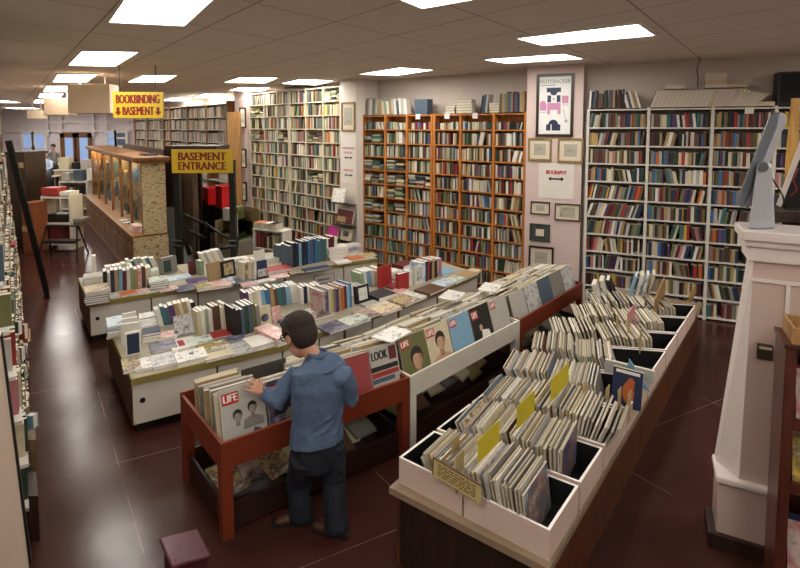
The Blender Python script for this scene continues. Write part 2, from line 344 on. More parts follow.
# hanging box signs seen from behind
CARD = mat('beige_sign_board', 'dcc4a6', .7, .05, 5)
for (x0, y0, x1, y1, Y, l) in [(68, 84, 109, 113, 10.5, 'largest plain beige box sign hanging from the ceiling over the aisle'), (44, 98, 68.5, 115, 14, 'middle beige box sign hanging behind the largest one'), (27, 110, 41, 118.5, 19, 'small far beige box sign hanging over the checkout')]:
    a = aD(x0, y1, Y); b = aD(x1, y0, Y); t = thing('hanging_sign', l, 'sign', ((a.x + b.x) / 2, Y, a.z), 'beige hanging signs')
    m = MB(); m.box(WF, a.x, b.x, Y, Y + .35, a.z, min(b.z, ZC - .02), CARD); m.build('sign_box', t, bevel=.01)
    for f in (.2, .8): X = a.x + (b.x - a.x) * f; m = MB(); m.box(WF, X - .012, X + .012, Y + .15, Y + .175, min(b.z, ZC - .02) - .01, ZC, LFR); m.build('hanger', t)
YEL = mat('yellow_sign_paint', 'bb9c22', .5, .04, 6); SRED = mat('sign_red_letters', '6e1512', .5, .02); YED = mat('yellow_sign_edge', 'a88a1c', .5, .02)
def ysign(x0, y0, x1, y1, Y, name, label, rows, arrows=False, parent=None, slope=0.0):
    a = aD(x0, y1, Y); b = aD(x1, y0, Y); w = b.x - a.x; h = b.z - a.z
    dx = V((w, 0, 0)); ex = V((math.cos(slope), math.sin(slope), 0))
    fr = Fr(a, (1, 0, math.tan(slope) * 0), (0, 1, 0))
    t = parent or thing(name, label, 'sign', (a.x + w / 2, Y, a.z))
    m = MB(); m.box(fr, 0, w, 0, .05, 0, h, YEL); m.build('sign_board', t)
    for body, cz, hh, ww, cx in rows:
        text('lettering', body, hh * h * 1.35, (a.x + w * cx, Y - .002, a.z + h * cz), (1, 0, 0), (0, 0, 1), SRED, t, w=w * ww, bold=.003)
    if arrows:
        for cx in (.1, .9):
            m = MB(); X = a.x + w * cx; z = a.z + h * .26; k = h * .16
            m.poly([(X - k * .35, Y, z + k), (X - k * .35, Y, z - k * .1), (X - k * .8, Y, z - k * .1), (X, Y, z - k), (X + k * .8, Y, z - k * .1), (X + k * .35, Y, z - k * .1), (X + k * .35, Y, z + k)], (0, -.004, 0), SRED); m.build('arrow', t)
    return t
t = ysign(113.5, 92, 162.5, 118, 9.2, 'bookbinding_sign', 'yellow hanging sign reading bookbinding basement with two red down arrows', [('BOOKBINDING', .71, .36, .86, .5), ('BASEMENT', .26, .34, .62, .5)], True)
for x in (120, 156): p = aD(x, 93, 9.22); m = MB(); m.box(WF, p.x - .006, p.x + .006, 9.22, 9.232, p.z - .01, ZC, BLK); m.build('hanger_wire', t)
t = ysign(172, 149.5, 232, 173, 9.7, 'basement_entrance_sign', 'yellow sign reading basement entrance on two black posts', [('BASEMENT', .69, .36, .78, .5), ('ENTRANCE', .28, .36, .78, .5)])
for x, yb in ((175.5, 262), (231, 262)):
    p = aD(x, 160, 9.76); m = MB(); m.box(WF, p.x - .055, p.x + .055, 9.76, 9.87, 0, p.z, BLK); po = m.build('post', t)
    m = MB()
    for z in (.85, .95): m.loft([(p.x - .09, 9.74, z), (p.x + .09, 9.74, z)], .03, BLK, 10)
    m.loft([(p.x + .09, 9.74, .82), (p.x + .09, 9.74, 1.02)], .025, BLK, 8)
    m.build('pipe_clamp', po)
# ================= bookcases and the books on them =================
SM = [BM[k] for k in PAL] + [PAGE, PAGE2]
SK = list(PAL)
STV, STF, STM = [], [], []
def stuff_box(fr, a0, a1, b0, b1, c0, c1, mi, top, lean=0.0):
    o = len(STV); k = math.tan(lean); P = fr.p; h = c1 - c0
    STV.extend([P(a0, b0, c0), P(a1, b0, c0), P(a1, b1, c0), P(a0, b1, c0), P(a0 + k * h, b0, c1), P(a1 + k * h, b0, c1), P(a1 + k * h, b1, c1), P(a0 + k * h, b1, c1)])
    for f, m in (((3, 2, 1, 0), mi), ((4, 5, 6, 7), top), ((0, 1, 5, 4), mi), ((1, 2, 6, 5), mi), ((2, 3, 7, 6), top), ((3, 0, 4, 7), mi)):
        STF.append(tuple(o + a for a in f)); STM.append(m)
PGI = len(SK)
def mix(s):
    out = []
    for p in s.split(','):
        k, n = p.rsplit(':', 1); out += [k.strip()] * int(n)
    return out
MIXW = mix('cream:5,tan:4,brown:5,maroon:4,red:2,dark green:3,olive:2,navy:3,blue:2,black:4,grey:3,pale grey:3,white:3,orange:1,yellow:1,purple:1,teal:2,pink:1')
MIXO = mix('cream:6,tan:5,white:2,pale grey:2,brown:5,maroon:3,red:2,dark green:5,olive:3,navy:2,blue:1,black:5,grey:4,pale grey:3,white:3,pale green:2,slate:2,purple:1')
MIXG = mix('cream:5,white:3,slate:3,pale green:4,dark green:4,black:3,pale grey:4,teal:2,olive:3,grey:3,tan:2,slate:2')
MIXL = mix('cream:6,white:2,pale grey:4,tan:5,pale green:4,olive:4,grey:4,black:4,maroon:3,brown:4,yellow:1,slate:2,dark green:3,red:1,orange:1,pink:1')
MIXF = mix('white:6,pale grey:6,cream:6,tan:3,grey:3,slate:1,pink:1')
def shade_label(c, t, h): return ('thin ' if t < .026 else 'thick ' if t > .046 else '') + c
def fill_shelf(fr, x0, x1, z0, pitch, cols, individual=None, stack=0.0, face=.02, top_gap=.02, tmin=.02, tmax=.052, leanf=0.0):
    """books along one shelf bay; individual: function(ordinal) -> label text, else part of the mass"""
    x = x0 + .008; k = 0; maxh = pitch - .03 - top_gap
    if stack and R.random() < stack:
        while x < x1 - .12:
            w = min(R.uniform(.2, .27), x1 - x - .01); z = z0; n = R.randint(5, 8)
            for i in range(n):
                t = R.uniform(.022, .04)
                if z + t > z0 + maxh: break
                c = R.choice(cols); d = R.uniform(-.03, .02)
                stuff_box(fr, x, x + w - R.uniform(0, .05), face - d, face + .2, z, z + t, SK.index(c), SK.index(c)); z += t + .001
            x += w + .012
        return
    hb = R.uniform(.78, .92); leanrun = 0
    while True:
        t = R.uniform(tmin, tmax)
        if R.random() < .4: hb = R.uniform(.8, .99)
        h = maxh * min(.99, hb * R.uniform(.96, 1.03)); d = R.uniform(.13, .19); lean = 0.0
        if leanf: leanrun = 9; leana = leanf
        elif leanrun == 0 and R.random() < .035: leanrun = R.randint(3, 7); leana = R.choice((-1, 1)) * R.uniform(.1, .28); x += max(0, -math.tan(leana)) * h
        if leanrun > 0:
            lean = leana; leanrun -= 1
        ext = max(0, math.tan(lean) * h)
        if x + t + ext > x1 - .004:
            break
        c = R.choice(cols); f = face + R.uniform(0, .03)
        if individual:
            m = MB(); kk = math.tan(lean); ez = V((0, 0, 1)); fb = Fr(fr.p(x, f, z0), fr.x, fr.y)
            P = fb.p
            m.hexa([P(0, 0, 0), P(t, 0, 0), P(t, d, 0), P(0, d, 0)], [P(kk * h, 0, h), P(t + kk * h, 0, h), P(t + kk * h, d, h), P(kk * h, d, h)], [BM[c], PAGE, BM[c], BM[c], PAGE, BM[c]])
            o = m.build('book'); tag(o, individual(k, shade_label(c, t, h)), 'book', individual(None, None))
            global NB; NB += 1
        else: stuff_box(fr, x, x + t, f, f + d, z0, z0 + h, SK.index(c), PGI, lean)
        k += 1; x += t + R.uniform(0, .003)
        if lean and leanrun == 0: x += ext
        if R.random() < .012: x += R.uniform(.02, .08)
def bookcase(name, label, A, B, ups, zs, depth, m_up, m_sh, upw=.035, back=None, cat='bookcase', group=None, header=0.0, dx=.0):
    w = Wl(A, B); fr = Fr(w.A, w.d, w.n); S = [w.s_at(x) for x in ups]
    t = thing(name, label, cat, w.p((S[0] + S[-1]) / 2), group)
    for i, s in enumerate(S):
        mb = MB(); e = upw / 2; off = e if i == 0 else -e if i == len(S) - 1 else 0
        mb.box(fr, s + off - e, s + off + e, 0, depth, 0, zs[-1] + .02, m_up); mb.build('upright', t)
    for k, z in enumerate(zs):
        mb = MB(); mb.box(fr, S[0] + upw, S[-1] - upw, .004, depth - .012, z - .024, z, m_sh); mb.build('shelf', t)
    if header:
        mb = MB(); mb.box(fr, S[0] + upw, S[-1] - upw, .0, .02, zs[-1] - header, zs[-1] - .02, m_up); mb.build('header_board', t)
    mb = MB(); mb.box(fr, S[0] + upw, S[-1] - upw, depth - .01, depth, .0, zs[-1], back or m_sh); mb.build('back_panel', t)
    return t, w, fr, S
pitch = .3145
zw = [.05 + pitch * k for k in range(12)]
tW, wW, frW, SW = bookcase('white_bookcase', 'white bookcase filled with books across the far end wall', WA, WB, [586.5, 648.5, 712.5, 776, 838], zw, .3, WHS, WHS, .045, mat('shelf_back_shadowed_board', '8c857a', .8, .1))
BAYN = ['bay next to the poster pillar', 'second bay from the poster pillar', 'third bay from the poster pillar', 'bay behind the monitor']
ROWN = ['bottom', 'second lowest', 'third lowest', 'fourth lowest', 'fifth lowest', 'sixth lowest', 'fifth highest', 'fourth highest', 'third highest', 'second highest', 'top']
def make_lab(b, r):
    def f(k, c):
        if k is None: return 'books in the white bookcase'
        return '%s book, %s along %s shelf, %s, white bookcase' % (c, ORD[k], ROWN[r], {0: 'bay beside pillar', 1: 'second bay', 2: 'third bay from pillar', 3: 'fourth bay'}[b])
    return f
INDIV = set()
for b in range(4):
    for r in range(11):
        fill_shelf(frW, SW[b] + .03, SW[b + 1] - .03, zw[r], pitch, MIXW, make_lab(b, r) if (b, r) in INDIV else None, top_gap=.03, leanf={(0, 6): .2, (0, 5): .3, (0, 4): .16, (2, 1): -.22}.get((b, r), 0))
zo = [.03 + .3118 * k for k in range(12)]
t1, w1, fo1, SO1 = bookcase('pine_bookcase', 'orange pine bookcase beside the cream pillar, with stacked books lying flat', OA, OB, [362, 385, 406.5, 432.5], zo, .3, ORW, ORW, .05, None, group='orange pine bookcases')
t2, w2, fo2, SO2 = bookcase('pine_bookcase', 'orange pine bookcase beside the pink poster pillar', OA, OB, [433, 460, 493.5, 526.5], zo, .3, ORW, ORW, .05, None, group='orange pine bookcases')
for b in range(3):
    for r in range(11):
        fill_shelf(fo1, SO1[b] + .03, SO1[b + 1] - .03, zo[r], .3118, MIXG if b < 2 else MIXO, None, .85 if (b < 2 and 3 <= r <= 7) else .08, top_gap=.11 if r == 10 else .01)
        fill_shelf(fo2, SO2[b] + .03, SO2[b + 1] - .03, zo[r], .3118, MIXO, None, .02, top_gap=.11 if r == 10 else .015)
CRS = mat('cream_painted_shelf', 'b9ae98', .55, .08, 14)
zt = [.05 + .345 * k for k in range(13)]
t3, w3, ft3, ST3 = bookcase('tall_bookcase', 'tall cream bookcase beside the framed pictures on the pink pier', TA, TB, [249.5, 264, 277, 288.5], zt, .3, CRS, CRS, .035, None, group='tall cream bookcases')
t4, w4, ft4, ST4 = bookcase('tall_bookcase', 'tall cream bookcase beside the cream pillar with display books', TA, TB, [289, 305.5, 323, 340.5], zt, .3, CRS, CRS, .035, None, group='tall cream bookcases')
for b in range(3):
    for r in range(12):
        fill_shelf(ft3, ST3[b] + .03, ST3[b + 1] - .03, zt[r], .345, MIXL, None, .12, tmax=.06, top_gap=0)
        fill_shelf(ft4, ST4[b] + .03, ST4[b + 1] - .03, zt[r], .345, MIXL, None, .1, tmax=.06, top_gap=0)
# far bookcases beyond the pier
FA, FB = V((-12.6, 23.6, 0)), V((-5.45, 16.1, 0))
zf = [.1 + .43 * k for k in range(10)]
t5, w5, ff5, SF5 = bookcase('far_bookcase', 'far bookcase of pale books beyond the basement stairs, with wooden end panel', FA, FB, [134, 147, 163, 170, 187, 206, 228], zf, .4, OAK, WHS, .12, None)
m = MB(); m.box(ff5, SF5[-1] + .0, SF5[-1] + .06, -.05, .42, 0, 4.05, OAK); m.build('end_panel', t5)
for b in range(6):
    for r in range(4, 9): fill_shelf(ff5, SF5[b] + .07, SF5[b + 1] - .07, zf[r], .43, MIXF, None, .0, tmin=.035, tmax=.09)
# wooden end panel beside the pier, seen flat on
a = aD(229, 200, 15.05); b_ = aD(240.0, 112, 15.05)
m = MB(); m.box(WF, a.x, b_.x, 15.05, 15.13, 0, b_.z, wood('tan_panel_wood', '8a6232', 'a87c46', .5)); tag(m.build('wooden_end_panel'), 'tall tan wooden panel standing beside the pink pier with framed pictures', 'panel')
# ---------- left wall, seen at a glancing angle
LA, LB = az(10, 545), az(8, 262)
def lowout(z): return .18 * max(0.0, 1 - z / 2.7)      # the lower shelves stand out farther
zl = [.05 + .38 * k for k in range(11)]
wl = Wl((LA.x, LA.y), (LB.x, LB.y)); wl.n = -wl.n if wl.n.x > 0 else wl.n
frl = Fr(wl.A, wl.d, wl.n)
tL = thing('aisle_bookcase', 'long bookcase along the aisle wall, seen edge on beside the leaning ladder', 'bookcase', wl.p(wl.L / 2))
for s in [0.4 + 1.3 * k for k in range(int(wl.L / 1.3) + 1)]:
    m = MB(); m.box(frl, s - .012, s + .012, .06, .32, 0, 4.0, WHS); m.build('upright', tL)
for z in zl:
    m = MB(); m.box(frl, 0.3, wl.L, .01 - lowout(z), .31, z - .03, z, WHS); m.build('shelf', tL)
m = MB(); m.box(frl, .3, wl.L, .32, .34, 0, 4.0, WHS); m.build('back_panel', tL)
for r in range(10):
    for k in range(int(wl.L / 1.3)):
        fill_shelf(frl, .42 + 1.3 * k, .4 + 1.3 * (k + 1) - .02, zl[r], .38, MIXL, None, .1, face=-.012 - lowout(zl[r]) - min(.03, .006 * k) + R.uniform(0, .015), tmax=.07)
ns = len(STV)
me = bpy.data.meshes.new('shelved_books'); me.from_pydata(STV, [], STF)
for q in SM: me.materials.append(q)
me.polygons.foreach_set('material_index', STM); me.update()
o = bpy.data.objects.new('shelved_books', me); COL.objects.link(o); tag(o, 'books filling the shelves of all the wall bookcases', 'books', None, 'stuff')
# near end board of the wall bookcase, and things at its foot
CREAM = mat('cream_end_board', 'd8c6b4', .6, .05, 6)
NY = 3.1
m = MB(); q = [aD(29, 566, NY), aD(27, 545, NY), aD(1, 335, NY), aD(-60, 300, NY), aD(-60, 600, NY), aD(29, 600, NY)]
q = [V((p.x, p.y, max(p.z, 0.0) if p.z > .12 else 0.0)) for p in q]; m.poly(q, V((-.75, 1, 0)) * .04, CREAM)
t = thing('end_board', 'cream sloping end board of the aisle wall shelves, nearest the photographer', 'board', (q[0].x, NY, 0)); m.build('board', t)
m = MB(); m.poly([aD(31.5, 562, NY - .01), aD(29, 566, NY - .01), aD(0, 337, NY - .01), aD(2.5, 335, NY - .01)], V((-.75, 1, 0)) * .05, BLK); m.build('black_edge_strip', t)
for i, (x0, y0, x1, y1, Y, col, lab) in enumerate([(17, 325, 24, 340, 5.2, 'red', 'small red book poking out of the aisle wall shelves'), (22, 330, 27, 343, 6.2, 'orange', 'orange book poking out low on the aisle wall shelves'), (10, 322, 18, 336, 5.0, 'slate', 'slate grey book face out on the aisle wall shelves'),
        (13, 348, 21, 362, 4.7, 'navy', 'dark navy book leaning out of the aisle wall shelves near the end board'), (26, 416, 33, 430, 4.15, 'light blue', 'light blue book standing low by the end board')]):
    a = aD(x0, y1, Y); b = aD(x1, y0, Y); book(Fr(a, (0, 1, 0), (1, 0, 0)), .06, b.x - a.x, b.z - a.z, col, lab, None)
BOARD = wood('raw_board', '5a4632', '8a7458', .6)
for (x0, y0, x1, y1, Y, mm, lab) in [(15, 364, 21, 440, 4.3, BOARD, 'bare brown board standing against the aisle shelves, higher one'), (31, 440, 36, 500, 4.1, BOARD, 'tan board standing on edge at the foot of the aisle shelves'), (31, 496, 38, 541, 3.66, DARKW, 'dark board low at the foot of the aisle shelves')]:
    a = aD(x0, y1, Y); b = aD(x1, y0, Y); z0 = .0 if y1 > 495 else max(a.z, 0); m = MB(); sg = V((a.x, Y, 0)).normalized() * .35; m.poly([V((a.x, Y, z0)), V((b.x, Y, z0)), V((b.x, Y, b.z)), V((a.x, Y, b.z))], sg, mm); tag(m.build('loose_board'), lab, 'board')
# black ladder leaning on the shelves
ft_ = az(47.5, 297); tp = aD(8, 141, ft_.y - 1.5)
t = thing('ladder', 'black ladder leaning against the aisle wall shelves', 'ladder', ft_)
d2 = V((.25, -.72, 0)).normalized() * .36
vd = (V((ft_.x, ft_.y, 0))).normalized() * .38
for off in (V((0, 0, 0)), vd):
    m = MB(); dd = (tp - ft_).normalized(); sd = dd.cross(vd.normalized()).normalized()
    m.hexa([ft_ + off + sd * a + vd.normalized() * b for a, b in ((-.04, -.03), (.04, -.03), (.04, .03), (-.04, .03))], [tp + off + sd * a + vd.normalized() * b for a, b in ((-.04, -.03), (.04, -.03), (.04, .03), (-.04, .03))], BLK); m.build('rail', t)
for k in range(1, 10):
    p = ft_.lerp(tp, k / 10); m = MB(); m.loft([p, p + vd], .02, BLK, 8); m.build('rung', t)
# tall dark cabinet farther along that wall
a = aD(11, 248, 13.2); b = aD(24, 155, 13.2); 
t = thing('dark_cabinet', 'tall dark wooden cabinet farther along the aisle wall with a small poster', 'cabinet', ((a.x + b.x) / 2, 13.2, 0))
m = MB(); m.box(WF, a.x, b.x, 13.2, 14.0, 0, b.z, DARKW); m.build('body', t)
m = MB(); m.box(WF, a.x - .04, b.x + .04, 13.16, 14.04, b.z, b.z + .08, DARKW); m.build('cornice', t)
m = MB(); p = aD(15, 168, 13.2); q = aD(24, 155, 13.2); m.box(WF, p.x, b.x - .03, 13.18, 13.2, p.z, q.z - .2, BM['tan']); m.build('poster', t)
a = aD(23, 240, 12.4); b = aD(33, 203, 12.4); m = MB(); m.box(WF, a.x, b.x, 12.4, 12.9, 0, b.z, mat('brown_carton', '7a4426', .7)); t = tag(m.build('carton', bevel=.01), 'brown carton standing on the floor beside the dark cabinet', 'box')
m = MB(); m.box(WF, a.x, b.x, 12.39, 12.4, b.z * .45, b.z * .55, BM['tan']); m.build('tape', t)
# ================= display counters with books =================
TOPZ = .62
OLIVE = mat('olive_gold_edge', '8f8148', .4, .1, 10); PANELW = mat('off_white_door_panel', 'd2ccbf', .45, .04, 4); CTOP = mat('worn_counter_top', 'a39b88', .6, .2, 8); BRZ = mat('bronze_divider', '5e4a28', .4, .1)
ENDW = wood('brown_end_panel', '3a2615', '5c3d22', .5)
def counter(name, label, front, depth, doors, group, zt=TOPZ, kick=.1, ends=(True, True)):
    """front: plan points left to right; depth: vector to the back; doors: px where doors meet"""
    d = V(depth); P = [V((p[0], p[1], 0)) for p in front]; n = len(P)
    t = thing(name, label, 'counter', sum(P, V((0, 0, 0))) / n + d * .5, group)
    inn = d.normalized()
    def ring(a, b, z0, z1, m, x0=0.0, x1=0.0):
        mb = MB(); Q = list(P)
        Q[0] = Q[0] + (P[1] - P[0]).normalized() * x0; Q[-1] = Q[-1] - (P[-1] - P[-2]).normalized() * x1
        for i in range(n - 1):
            mb.prism([Q[i] + inn * a, Q[i + 1] + inn * a, Q[i + 1] + inn * b, Q[i] + inn * b], z0, z1, m)
        return mb
    D = d.length
    ring(.03, D - .03, kick, zt - .07, ENDW).build('carcass', t)
    ring(.09, D - .09, 0, kick, BLK, .06, .06).build('plinth', t)
    ring(-.01, D + .01, zt - .07, zt - .0015, OLIVE).build('edge_trim', t)
    ring(.02, D - .02, zt - .0016, zt, CTOP, .02, .02).build('counter_top', t)
    # doors along each front segment
    for i in range(n - 1):
        a, b = P[i], P[i + 1]; w = Wl((a.x, a.y), (b.x, b.y)); ed = w.d; L = (b - a).length; fr = Fr(a + inn * .03 - w.n * 0, ed, inn)
        cuts = [0] + sorted(s for s in (w.s_at_z(x, zt * .6) if False else w.hit(x, 0)[0] for x in doors) if .12 < s < L - .12) + [L]
        for s0, s1 in zip(cuts, cuts[1:]):
            mb = MB(); mb.box(fr, s0 + .012, s1 - .012, -.015, 0, kick + .015, zt - .075, PANELW); dr = mb.build('door', t)
            if n > 2 or s0 > .1: continue
            mb = MB(); c = fr.p(s0 + .1, -.0165, (kick + zt) * .5); mb.disc(c, -w.n, .028, .004, BLK, 14); mb.build('finger_hole', dr)
        if i > 0:
            mb = MB(); mb.box(fr, -.02, .02, -.02, 0, kick, zt - .05, BRZ); mb.build('divider', t)
    return t
f1 = [az(x, y, TOPZ) for x, y in [(89, 303), (198, 286), (285, 272), (378, 258)]]
f2 = [az(x, y, TOPZ) for x, y in [(131, 379), (283, 345), (345, 323), (399, 306), (438, 291), (478, 273)]]
d1 = az(78, 278, TOPZ) - f1[0]; d2 = az(107, 325, TOPZ) - f2[0]; d1.z = d2.z = 0
counter('display_counter', 'shorter left half of the rear book counter beside the glass cabinet', f1[:2], d1, [141], 'book display counters')
counter('display_counter', 'rear book counter running to the pine bookcase, with a small white notice', f1[1:], d1, [240, 342], 'book display counters')
counter('display_counter', 'near left book counter with the blue-topped book stack on its corner', f2[:2], d2, [208], 'book display counters')
counter('display_counter', 'long curving book counter behind the man, ending at the pine bookcase', f2[1:], d2 * .8, [316, 372], 'book display counters')
# notice on the rear counter
w = Wl(f1[2], f1[3]); w0 = Wl(f1[2] + V((0, 0, 0)), f1[3]); s0, z1 = w.hit(314, 279); s1, z0 = w.hit(334, 288)
fr = Fr(w.A - w.n * .002, w.d, -w.n)
z0, z1 = .13, .46
t = thing('notice', 'small white framed notice on the front of the rear book counter', 'sign', fr.p((s0 + s1) / 2, 0, z0))
m = MB(); m.box(fr, s0, s1, .0, .006, z0, z1, WHS); m.build('card', t)
m = MB(); e = .007
for q in ((s0 - e, s1 + e, z0 - e, z0), (s0 - e, s1 + e, z1, z1 + e), (s0 - e, s0, z0, z1), (s1, s1 + e, z0, z1)): m.box(fr, q[0], q[1], 0, .012, q[2], q[3], BM['olive'])
m.build('frame', t)
m = MB()
for zz, hh, a0, a1 in ((.74, .12, .2, .78), (.5, .14, .1, .9), (.25, .05, .3, .8)):
    x = a0
    while x < a1:
        ww = R.uniform(.03, .07); m.box(fr, s0 + (s1 - s0) * x, s0 + (s1 - s0) * min(a1, x + ww), .006, .0075, z0 + (z1 - z0) * (zz - hh / 2), z0 + (z1 - z0) * (zz + hh / 2 * R.uniform(.5, 1)), BM['navy']); x += ww + .02
m.build('faint_lettering', t)
# ---------- books
def row(place, x0, y0, x1, y1, hpx, cols, d=.17, lean=0.0, z=TOPZ, page=PAGE2):
    a = az(x0, y0, z); b = az(x1, y1, z); dr = (b - a); L = dr.length; dr.normalize(); back = V((-dr.y, dr.x, 0))
    n = len(cols); ws = [R.uniform(.8, 1.25) for _ in cols]; k = L / sum(ws); x = 0
    for i, c in enumerate(cols):
        t = ws[i] * k * .96; h = hpx * a.y / F * R.uniform(.9, 1.04); ez = V((0, 0, 1)); ex = dr
        ln = lean + R.uniform(-.02, .02)
        if ln: ez = (V((0, 0, 1)) + dr * math.tan(ln)).normalized(); ex = (dr - V((0, 0, 1)) * math.tan(ln)).normalized() if False else dr
        fr = Fr(a + dr * x + back * R.uniform(0, .02), ex, back, ez)
        lab = '%s book, %s along %s' % (cname(c), ORD[i], place) if n > 1 else place
        book(fr, t, d * R.uniform(.92, 1.05), h, c, lab, 'books standing in ' + place if n > 1 else None, page); x += ws[i] * k
def flat(label, cx, cy, w, l, cols, tbl, th=.022, rot=0.0, z=TOPZ, patch=None):
    w, l = w * 1.06, l * 1.06; th *= R.uniform(.8, 1.25)
    """one book or a stack lying down; cols bottom to top; tbl: a plan direction for its width"""
    n = len(cols); P = az(cx, cy, z + th * n); P.z = z; d = V((tbl.x, tbl.y, 0)).normalized()
    for i, c in enumerate(cols):
        r = rot + (R.uniform(-.08, .08) if n > 1 else 0); e = V((d.x * math.cos(r) - d.y * math.sin(r), d.x * math.sin(r) + d.y * math.cos(r), 0)); b = V((-e.y, e.x, 0))
        # lying: thickness up, spine to the left
        k = R.uniform(.94, 1.0) if n > 1 else 1
        fr = Fr(P + V((0, 0, i * (th + .0006))) - e * (w * k / 2) - b * (l * k / 2), V((0, 0, 1)), e, b)
        nm = '' if n == 1 else ('topmost ' if i == n - 1 else 'bottom ' if i == 0 else ORD[i] + ' lowest ')
        lab = label if n == 1 else '%s%s book in %s' % (nm, cname(c).replace(' covered', ''), label)
        o = book(fr, th, w * k, l * k, c, lab, None if n == 1 else 'books in ' + label, PAGE2)
        if patch and i == n - 1:
            m = MB(); m.box(Fr(fr.O + V((0, 0, th)), e, b), w * patch[1], w * patch[2], l * patch[3], l * patch[4], 0, .0012, matof(patch[0])); m.build('cover_picture', o)
def facing(label, x0, y0, x1, y1, hpx, c, t=.03, z=TOPZ, back_lean=.15, patch=None, oval=None):
    a = az(x0, y0, z); b = az(x1, y1, z); dr = b - a; L = dr.length; dr.normalize(); back = V((-dr.y, dr.x, 0)); h = hpx * a.y / F
    ez = (V((0, 0, 1)) + back * math.tan(back_lean)).normalized(); tn = (back - V((0, 0, 1)) * math.tan(back_lean)).normalized()
    fr = Fr(a + V((0, 0, t * math.sin(back_lean))), tn, dr, ez); o = book(fr, t, L, h, c, label, None, PAGE2)
    f2_ = Fr(fr.O - tn * .0012, dr, tn, ez)
    if patch: m = MB(); m.box(f2_, L * patch[1], L * patch[2], 0, .001, h * patch[3], h * patch[4], matof(patch[0])); m.build('cover_picture', o)
    if oval:
        m = MB(); P = [f2_.p(L * .5 + L * .3 * math.cos(i * math.pi / 10), 0, h * .4 + h * .2 * math.sin(i * math.pi / 10)) for i in range(20)]; m.poly(P, tn * .001, matof(oval)); m.build('oval_picture', o)
    return o
D1 = f1[1] - f1[0]; D1b = f1[3] - f1[1]; D2 = f2[1] - f2[0]; D2b = f2[3] - f2[1]; D2c = f2[5] - f2[3]
# rear counter, left half
flat('the dark stack on the rear counter corner', 97, 288, .30, .38, ['black', 'grey', 'tan', 'black', 'brown', 'art'], D1, .03)
flat('the pale stack behind the dark corner stack', 94, 275, .30, .3, ['tan', 'white', 'white', 'pale grey'], D1, .035)
row('white book standing alone at the back edge of the rear counter', 92, 275, 96, 274.5, 19, ['white'], .16)
row('the front row beside the glass cabinet', 104, 294, 152, 286.5, 23, ['black', 'white', 'navy', 'tan', 'light blue', 'maroon', 'white', 'pale green', 'tan', 'pinkp', 'brown', 'cream', 'cream'], .24)
row('the leaning back row near the glass cabinet foot', 133, 275, 160, 271, 17, ['white', 'teal', 'pale grey', 'pale green', 'white', 'teal', 'white'], .15, -.35)
row('the low white row behind the front row', 106, 280, 132, 276, 14, ['white', 'pale grey', 'white', 'cream', 'white'], .2)
flat('the green stack beside the cream books', 158, 279, .26, .32, ['dark green', 'dark green', 'maroon', 'green'], D1, .045)
flat('the small green pile behind the dark green stack', 157, 269, .3, .24, ['pale green', 'green'], D1, .05)
facing('grey slipcased book with dark green cover standing at the back', 163, 276, 178, 272, 17, 'grey', .12, patch=('dark green', .1, .6, .1, .8))
for lab, cx, cy, w_, l_, c, r_ in [('grey picture book lying at the rear counter front edge, left end', 115, 294.5, .26, .2, 'photo', 0), ('orange-brown book lying flat next to the grey picture book', 128, 292.5, .22, .18, 'orange', .2), ('pink and white book lying flat at the front edge', 140, 291, .24, .2, 'pinkp', 0), ('white book lying flat at the front edge before the cream books', 153, 289, .24, .2, 'whitep', .1),
        ('pale printed leaflet lying at the front edge before the green stack', 168, 288, .26, .2, 'pinkp', .1), ('bright blue book lying flat in the middle of the rear counter', 179, 277, .36, .28, 'bluep', .1), ('dark book with a pale star cover lying flat', 188, 286.5, .36, .3, 'dark', .05)]:
    flat(lab, cx, cy, w_, l_, [c], D1, .028, r_)
facing('upright dark red book with its cover to the front', 190, 276, 199, 274, 14, 'maroon', .05)
row('upright green book at the right of the red one', 201, 276, 205, 275, 15, ['pale green'], .15)
# rear counter, right half
flat('purple book lying flat before the dark red upright book', 197, 279.5, .3, .24, ['purple'], D1b, .03)
flat('yellow book lying flat on the rear counter edge', 206, 285, .3, .28, ['yellowp'], D1b, .05)
flat('the low pinkish pile next to the yellow book', 221, 283, .28, .26, ['cream', 'pinkp'], D1b, .03)
flat('pale blue leaflet lying flat on the rear counter', 232, 279.5, .2, .34, ['bluep'], D1b, .02, .4)
flat('dark grey book lying flat between pale blue and cream books', 243, 279, .26, .3, ['dark'], D1b, .025)
row('the leaning white row, back of rear counter', 205, 265, 226, 261.5, 14, ['white', 'pale grey', 'white', 'cream', 'white', 'pale grey'], .2, -.4)
flat('the white pile at the back of the rear counter', 236, 258.5, .42, .24, ['white', 'pale grey', 'white'], D1b, .05)
facing('tan book standing cover forward on the rear counter', 209, 282, 222, 278.5, 18, 'tan', .04)
facing('dark bordered picture book standing cover forward', 223, 279, 236, 275.5, 17, 'black', .04, patch=('art', .15, .85, .15, .85))
facing('grey picture book standing cover forward', 236, 275, 244, 273, 15, 'photo', .04)
row('the short cream row mid rear counter', 243, 282, 257, 279, 20, ['cream', 'art', 'cream', 'pale grey', 'white'], .2)
facing('navy and white picture book standing cover forward', 257, 279, 268, 276.5, 17, 'navy', .05, patch=('photo', .1, .95, .05, .5))
facing('tall white card standing behind the navy book', 255, 266, 266, 263, 15, 'white', .01)
flat('the red pile on the rear counter', 277, 268, .44, .3, ['red', 'whitep', 'red'], D1b, .03)
flat('pink and white book lying flat before the red pile', 279, 275.5, .3, .2, ['pinkp'], D1b, .025)
flat('pale booklet lying at the front edge under the navy picture book', 265, 280, .3, .16, ['whitep'], D1b, .02)
